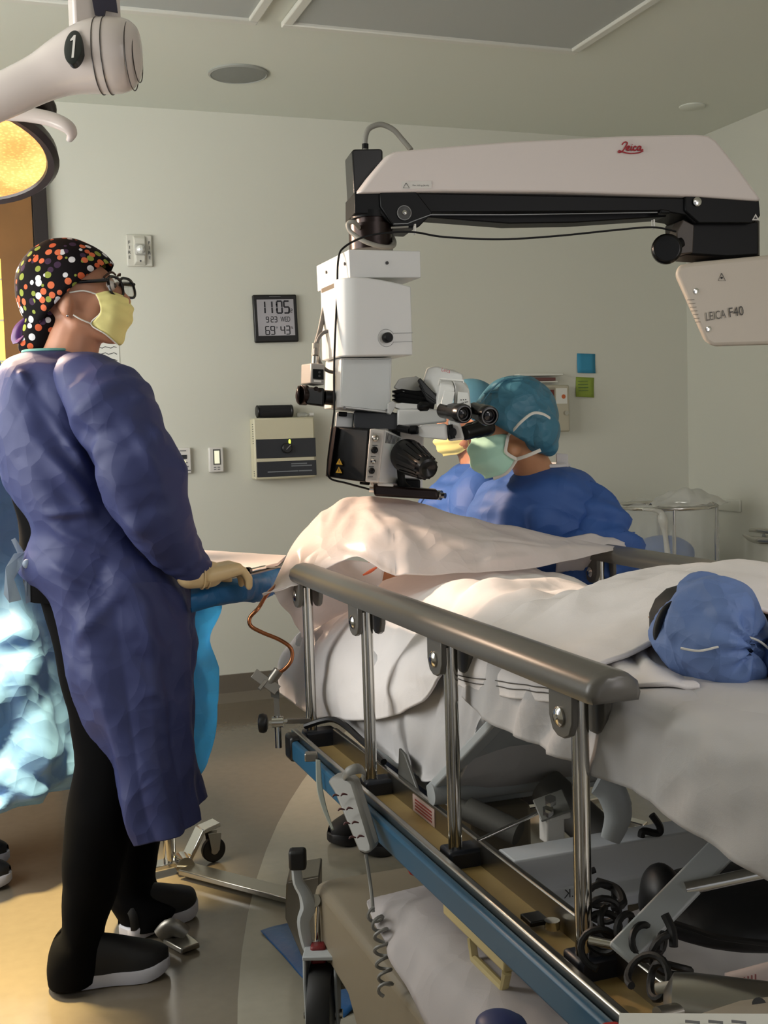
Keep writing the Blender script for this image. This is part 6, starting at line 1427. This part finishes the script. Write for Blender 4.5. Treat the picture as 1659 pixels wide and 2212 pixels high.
# corner flap over the far rail
ctl = [[(1180, 1172, 2.85), (1230, 1160, 2.88), (1290, 1155, 2.92), (1350, 1172, 2.92)], [(1200, 1190, 2.86), (1260, 1185, 2.88), (1320, 1185, 2.9), (1352, 1180, 2.92)], [(1200, 1238, 2.97), (1270, 1240, 2.97), (1330, 1225, 2.97), (1380, 1215, 2.97)]]
g = displace(grid([[P(*q) for q in r] for r in ctl], 8, 8), lambda p, u, v: .005*crisp(p, 9, 7))
gridmb(g).build('corner_flap', m_pd, pdp, smooth=180, solid=.0008)
# rolled edge of drape under it and the orange strap by the face
MB().tube([P(785, 1242, 2.60), P(800, 1234, 2.58), P(816, 1224, 2.57)], [.002, .004, .002], 8, smooth=5).build('orange_strap', M('orange_strap', (222, 104, 64), .6), pdp)

# ================================================================ PENDANT, STRAP, CORDS
m_pen = M('pendant_grey', (128, 127, 122), .45)
pn = thing('bed_control_pendant', 'grey hand control hooked over the blue bumper bar with a coiled cord', 'remote control', P(760, 1750, 2.12))
fr_ = [(716, 1678, 2.135), (745, 1674, 2.12), (764, 1690, 2.10), (806, 1826, 1.98), (804, 1838, 1.97), (790, 1848, 1.97), (772, 1838, 1.98), (722, 1716, 2.11), (706, 1690, 2.14)]
MB().prism([P(*q) for q in fr_], F0*.03+R0*.012).build('handset', m_pen, pn, bevel=.007, bseg=3)
for k in range(4):
    for s in (-1, 1):
        c = P(735+k*12+s*9, 1716+k*30-s*1, 2.085-.035*k)-F0*.012
        MB().tube([c-R0*.006, c-R0*.002+UP*.004, c+R0*.006+UP*.002], [.001, .0022, .001], 6, smooth=3).build('button_print', M('print_maroon', (88, 50, 50), .6), pn)
MB().tube([P(742, 1680, 2.115), P(752, 1667, 2.10), P(775, 1660, 2.10), P(786, 1668, 2.13), P(784, 1682, 2.17)], [.006, .009, .010, .009, .007], 8, smooth=5, flat=.35).build('hook', m_pen, pn)
cp_ = [P(790, 1846, 1.975), P(794, 1870, 1.97), P(800, 1910, 1.96), P(804, 1945, 1.94), P(806, 1970, 1.93)]
def coil(path, R, turns, r, per=14, n=6):
    pts = spline(path, 12); L = [0]
    for a, b in zip(pts[:-1], pts[1:]): L.append(L[-1]+(b-a).length)
    out = []; N = int(turns*per); u = None
    for i in range(N+1):
        s = L[-1]*i/N; k = 0
        while k < len(L)-2 and L[k+1] < s: k += 1
        f = (s-L[k])/max(1e-9, L[k+1]-L[k]); c = pts[k].lerp(pts[k+1], f); t = (pts[k+1]-pts[k]).normalized()
        if u is None: u = frame(t)[0]
        u = (u-t*u.dot(t)).normalized(); v = t.cross(u); a = 2*PI*i/per
        out.append(c+(u*math.cos(a)+v*math.sin(a))*R)
    return MB().tube(out, r, n)
MB().tube(cp_, .0032, 8, smooth=6).build('cord', m_pen, pn)
coil([P(806, 1970, 1.93), P(822, 2010, 1.90), P(824, 2060, 1.88), P(832, 2110, 1.86), P(832, 2145, 1.84)], .011, 6.5, .0030).build('coiled_cord', m_pen, pn)
sp_ = thing('restraint_strap', 'thin translucent strap hanging below the head end of the blue bar', 'strap', P(700, 1790, 2.3))
ctl = [[(682, 1640, 2.36), (692, 1642, 2.36)], [(684, 1700, 2.35), (697, 1700, 2.35)], [(697, 1750, 2.34), (707, 1748, 2.34)], [(718, 1795, 2.33), (722, 1792, 2.33)]]
gridmb(grid([[P(*q) for q in r] for r in ctl], 4, 6)).build('webbing', thin('strap_film', (200, 206, 196), .4, .4), sp_, smooth=180, solid=.001)
a = P(672, 1634, 2.37); MB().box(a, (.026, .02, .018), (R0, F0, UP)).build('buckle', m_cl, sp_, bevel=.003)

# coiled black cords and bag under the foot section
bc = thing('coiled_cable', 'tangled black coiled cable under the foot section of the stretcher', 'cable', P(1330, 2050, 1.45))
coil([P(1285, 1910, 1.62), P(1300, 1960, 1.56), P(1300, 2010, 1.5), P(1290, 2060, 1.45)], .022, 4.5, .0046, 16, 8).build('coil', m_rubber, bc)
coil([P(1310, 1990, 1.50), P(1350, 2005, 1.47), P(1400, 2040, 1.42), P(1440, 2055, 1.40)], .018, 3.2, .0046, 16, 8).build('coil', m_rubber, bc)
coil([P(1440, 2050, 1.40), P(1450, 2080, 1.38), P(1440, 2120, 1.36), P(1380, 2090, 1.34)], .022, 2.6, .0046, 16, 8).build('coil', m_rubber, bc)
MB().tube([P(1436, 1975, 1.42), P(1452, 2010, 1.41), P(1455, 2045, 1.40)], .0055, 8, smooth=5).build('lead', m_rubber, bc)
MB().tube([P(1408, 1760, 1.9), P(1425, 1785, 1.9), P(1422, 1800, 1.9), P(1390, 1795, 1.9), P(1385, 1808, 1.9)], .006, 8, smooth=5).build('lead', m_rubber, bc)
MB().tube([P(1290, 1905, 1.6), P(1330, 1920, 1.58), P(1345, 1950, 1.55), P(1320, 1960, 1.55)], .0065, 8, smooth=5).build('lead', m_rubber, bc)
bag = thing('black_bag', 'soft black bag stowed under the foot of the stretcher', 'bag', P(1560, 2010, 1.5))
mb = MB().ell(P(1610, 1955, 1.60), (.15, .12, .042), (R0, F0, UP)).ell(P(1545, 1960, 1.60), (.09, .09, .04), (R0, F0, UP)).ell(P(1430, 1935, 1.6), (.03, .05, .045), (R0, F0, UP))
blob(mb, 'body', M('bag_black', (14, 14, 16), .5, bump=(30, .3, .004)), bag, .007, 6)
MB().tube([P(1430, 1985, 1.50), P(1500, 2008, 1.48), P(1560, 2026, 1.46), P(1680, 2040, 1.44)], .004, 6, smooth=5).build('piping', m_rubber, bag)
tu = thing('suction_tubing', 'coiled grey rubber tubing lying at the foot end', 'tubing', P(1540, 2150, 1.25))
MB().tube([P(1420, 2135, 1.28), P(1480, 2128, 1.26), P(1535, 2135, 1.24), P(1560, 2130, 1.24), P(1572, 2142, 1.235), P(1560, 2152, 1.23), P(1543, 2142, 1.23), P(1550, 2128, 1.235), P(1575, 2140, 1.235), P(1580, 2160, 1.24), P(1640, 2150, 1.25)], .0062, 10, smooth=6).build('tube', M('tubing_grey', (160, 157, 146), .5), tu)
ox = thing('oxygen_cylinder', 'small silver gas cylinder on the stretcher foot end', 'cylinder', P(1490, 2165, 1.22))
MB().lathe([(.010, -.01), (.028, .0), (.03, .02), (.03, .14), (.02, .16), (.001, .16)], P(1455, 2160, 1.24), R0*.9-F0*.3, 24).build('bottle', m_steel, ox)
MB().lathe([(.0312, .10), (.0312, .112)], P(1455, 2160, 1.24), R0*.9-F0*.3, 24).build('strap', m_black, ox)
MB().cyl(P(1420, 2192, 1.2), P(1660, 2138, 1.28), .008).build('carrier_rail', m_steel, ox)
sy = thing('syringe_barrel', 'clear syringe barrel with faint markings at the right picture edge', 'syringe', P(1620, 2120, 1.28))
MB().cyl(P(1575, 2128, 1.28), P(1680, 2100, 1.28), .013).build('barrel', M('syringe_clear', (216, 200, 196), .25), sy)
for k in range(5): MB().box(P(1600+k*8, 2121-k*2.2, 1.264), (.0015, .001, .008), (R0, F0, UP)).build('mark', M('mark_red', (150, 90, 90), .6), sy)
MB().tube([P(1510, 2118, 1.25), P(1580, 2122, 1.24), P(1690, 2152, 1.22)], .004, 8, smooth=5).build('rod', m_black, sy)
ft = thing('foot_tray', 'beige plastic tray at the foot end of the stretcher', 'tray', P(1580, 2200, 1.1))
MB().prism([P(1500, 2192, 1.15), P(1600, 2160, 1.2), P(1720, 2140, 1.2), P(1720, 2240, 1.05), P(1480, 2240, 1.05)], -UP*.012).build('plate', M('tray_beige', (176, 166, 150), .5), ft, bevel=.003)
MB().cyl(P(1640, 2170, 1.16), P(1640, 2173, 1.165), .007, n=14).build('hole', m_ink, ft)
pa = thing('paper_chart', 'white paper sheets with printed lines at the bottom right edge', 'papers', P(1500, 2215, .95))
A_ = [P(1338, 2188, .98), P(1680, 2190, .98), P(1700, 2300, .90), P(1330, 2300, .90)]
MB().prism(A_, -UP*.006).build('sheets', M('paper', (214, 214, 206), .7), pa)
for k in range(3): MB().bar(P(1480+k*50, 2206, .958), P(1512+k*50, 2209, .955), .003, .001, hint=UP).build('print_mark', M('mid_grey', (110, 110, 112), .5), pa)
MB().prism([P(1300, 2206, 1.0), P(1336, 2203, 1.0), P(1345, 2240, .97), P(1290, 2240, .97)], -UP*.02).build('clip', m_red, pa, bevel=.003)
nb_ = thing('blue_container', 'small rounded dark blue container by the stowed pillow at the bottom edge', 'container', P(1088, 2210, 1.5))
blob(MB().ell(P(1078, 2212, 1.42), (.03, .03, .014), (R0, F0, UP)).ell(P(1105, 2216, 1.42), (.02, .03, .010), (R0, F0, UP)), 'body', M('navy_plastic', (34, 46, 92), .45), nb_, .003, 4)

# ================================================================ THINGS ON THE FLOOR
pd = thing('foot_pedal', 'metal foot switch with a blue reflecting plate beside the black shoe', 'foot pedal', oZ(395, 2045, 0))
MB().prism([oZ(352, 2040, .004), oZ(392, 2062, .004), oZ(432, 2048, .004), oZ(400, 2022, .004)], UP*.014).build('plate', m_steel, pd, bevel=.003)
c = oZ(372, 2022, .02); MB().tube([c-R0*.03, c+UP*.022, c+R0*.035+UP*.004], [.02, .024, .018], 12, smooth=5, flat=.6).build('pedal', m_cl, pd)
bp_ = thing('blue_floor_pad', 'crinkled blue absorbent pad on the floor behind the stretcher wheel', 'floor pad', oZ(660, 2100, 0))
A_ = [oZ(563, 2012, .003), oZ(640, 1990, .003), oZ(770, 2120, .003), oZ(745, 2190, .003), oZ(640, 2110, .003)]
ctl = [[oZ(563, 2012, .004), oZ(600, 2000, .012), oZ(645, 1990, .004)], [oZ(610, 2062, .004), oZ(650, 2050, .016), oZ(700, 2040, .004)], [oZ(668, 2128, .004), oZ(705, 2110, .010), oZ(750, 2095, .004)], [oZ(742, 2196, .004), oZ(770, 2170, .010), oZ(800, 2140, .004)]]
g = displace(grid(ctl, 6, 6), lambda p, u, v: .004*crisp(p, 9, 2)); gridmb(g).build('sheet', M('pad_blue', (38, 88, 140), .35, bump=(60, .3, .003)), bp_, smooth=180, solid=.002)
wb_ = thing('metal_wedge_box', 'dark metal wedge-shaped box standing beside the stretcher brake pedal', 'box', oZ(660, 2100, 0))
MB().prism([P(618, 1912, 2.74), P(622, 1904, 2.74), P(690, 1892, 2.70), P(690, 2108, 2.62), P(664, 2096, 2.62), P(616, 1985, 2.74)], F0*.12).build('body', M('wedge_metal', (104, 98, 86), .35, .5), wb_, bevel=.004)
MB().prism([P(664, 2050, 2.615), P(692, 2050, 2.615), P(692, 2112, 2.61), P(664, 2098, 2.61)], F0*.01).build('base_block', m_black, wb_)
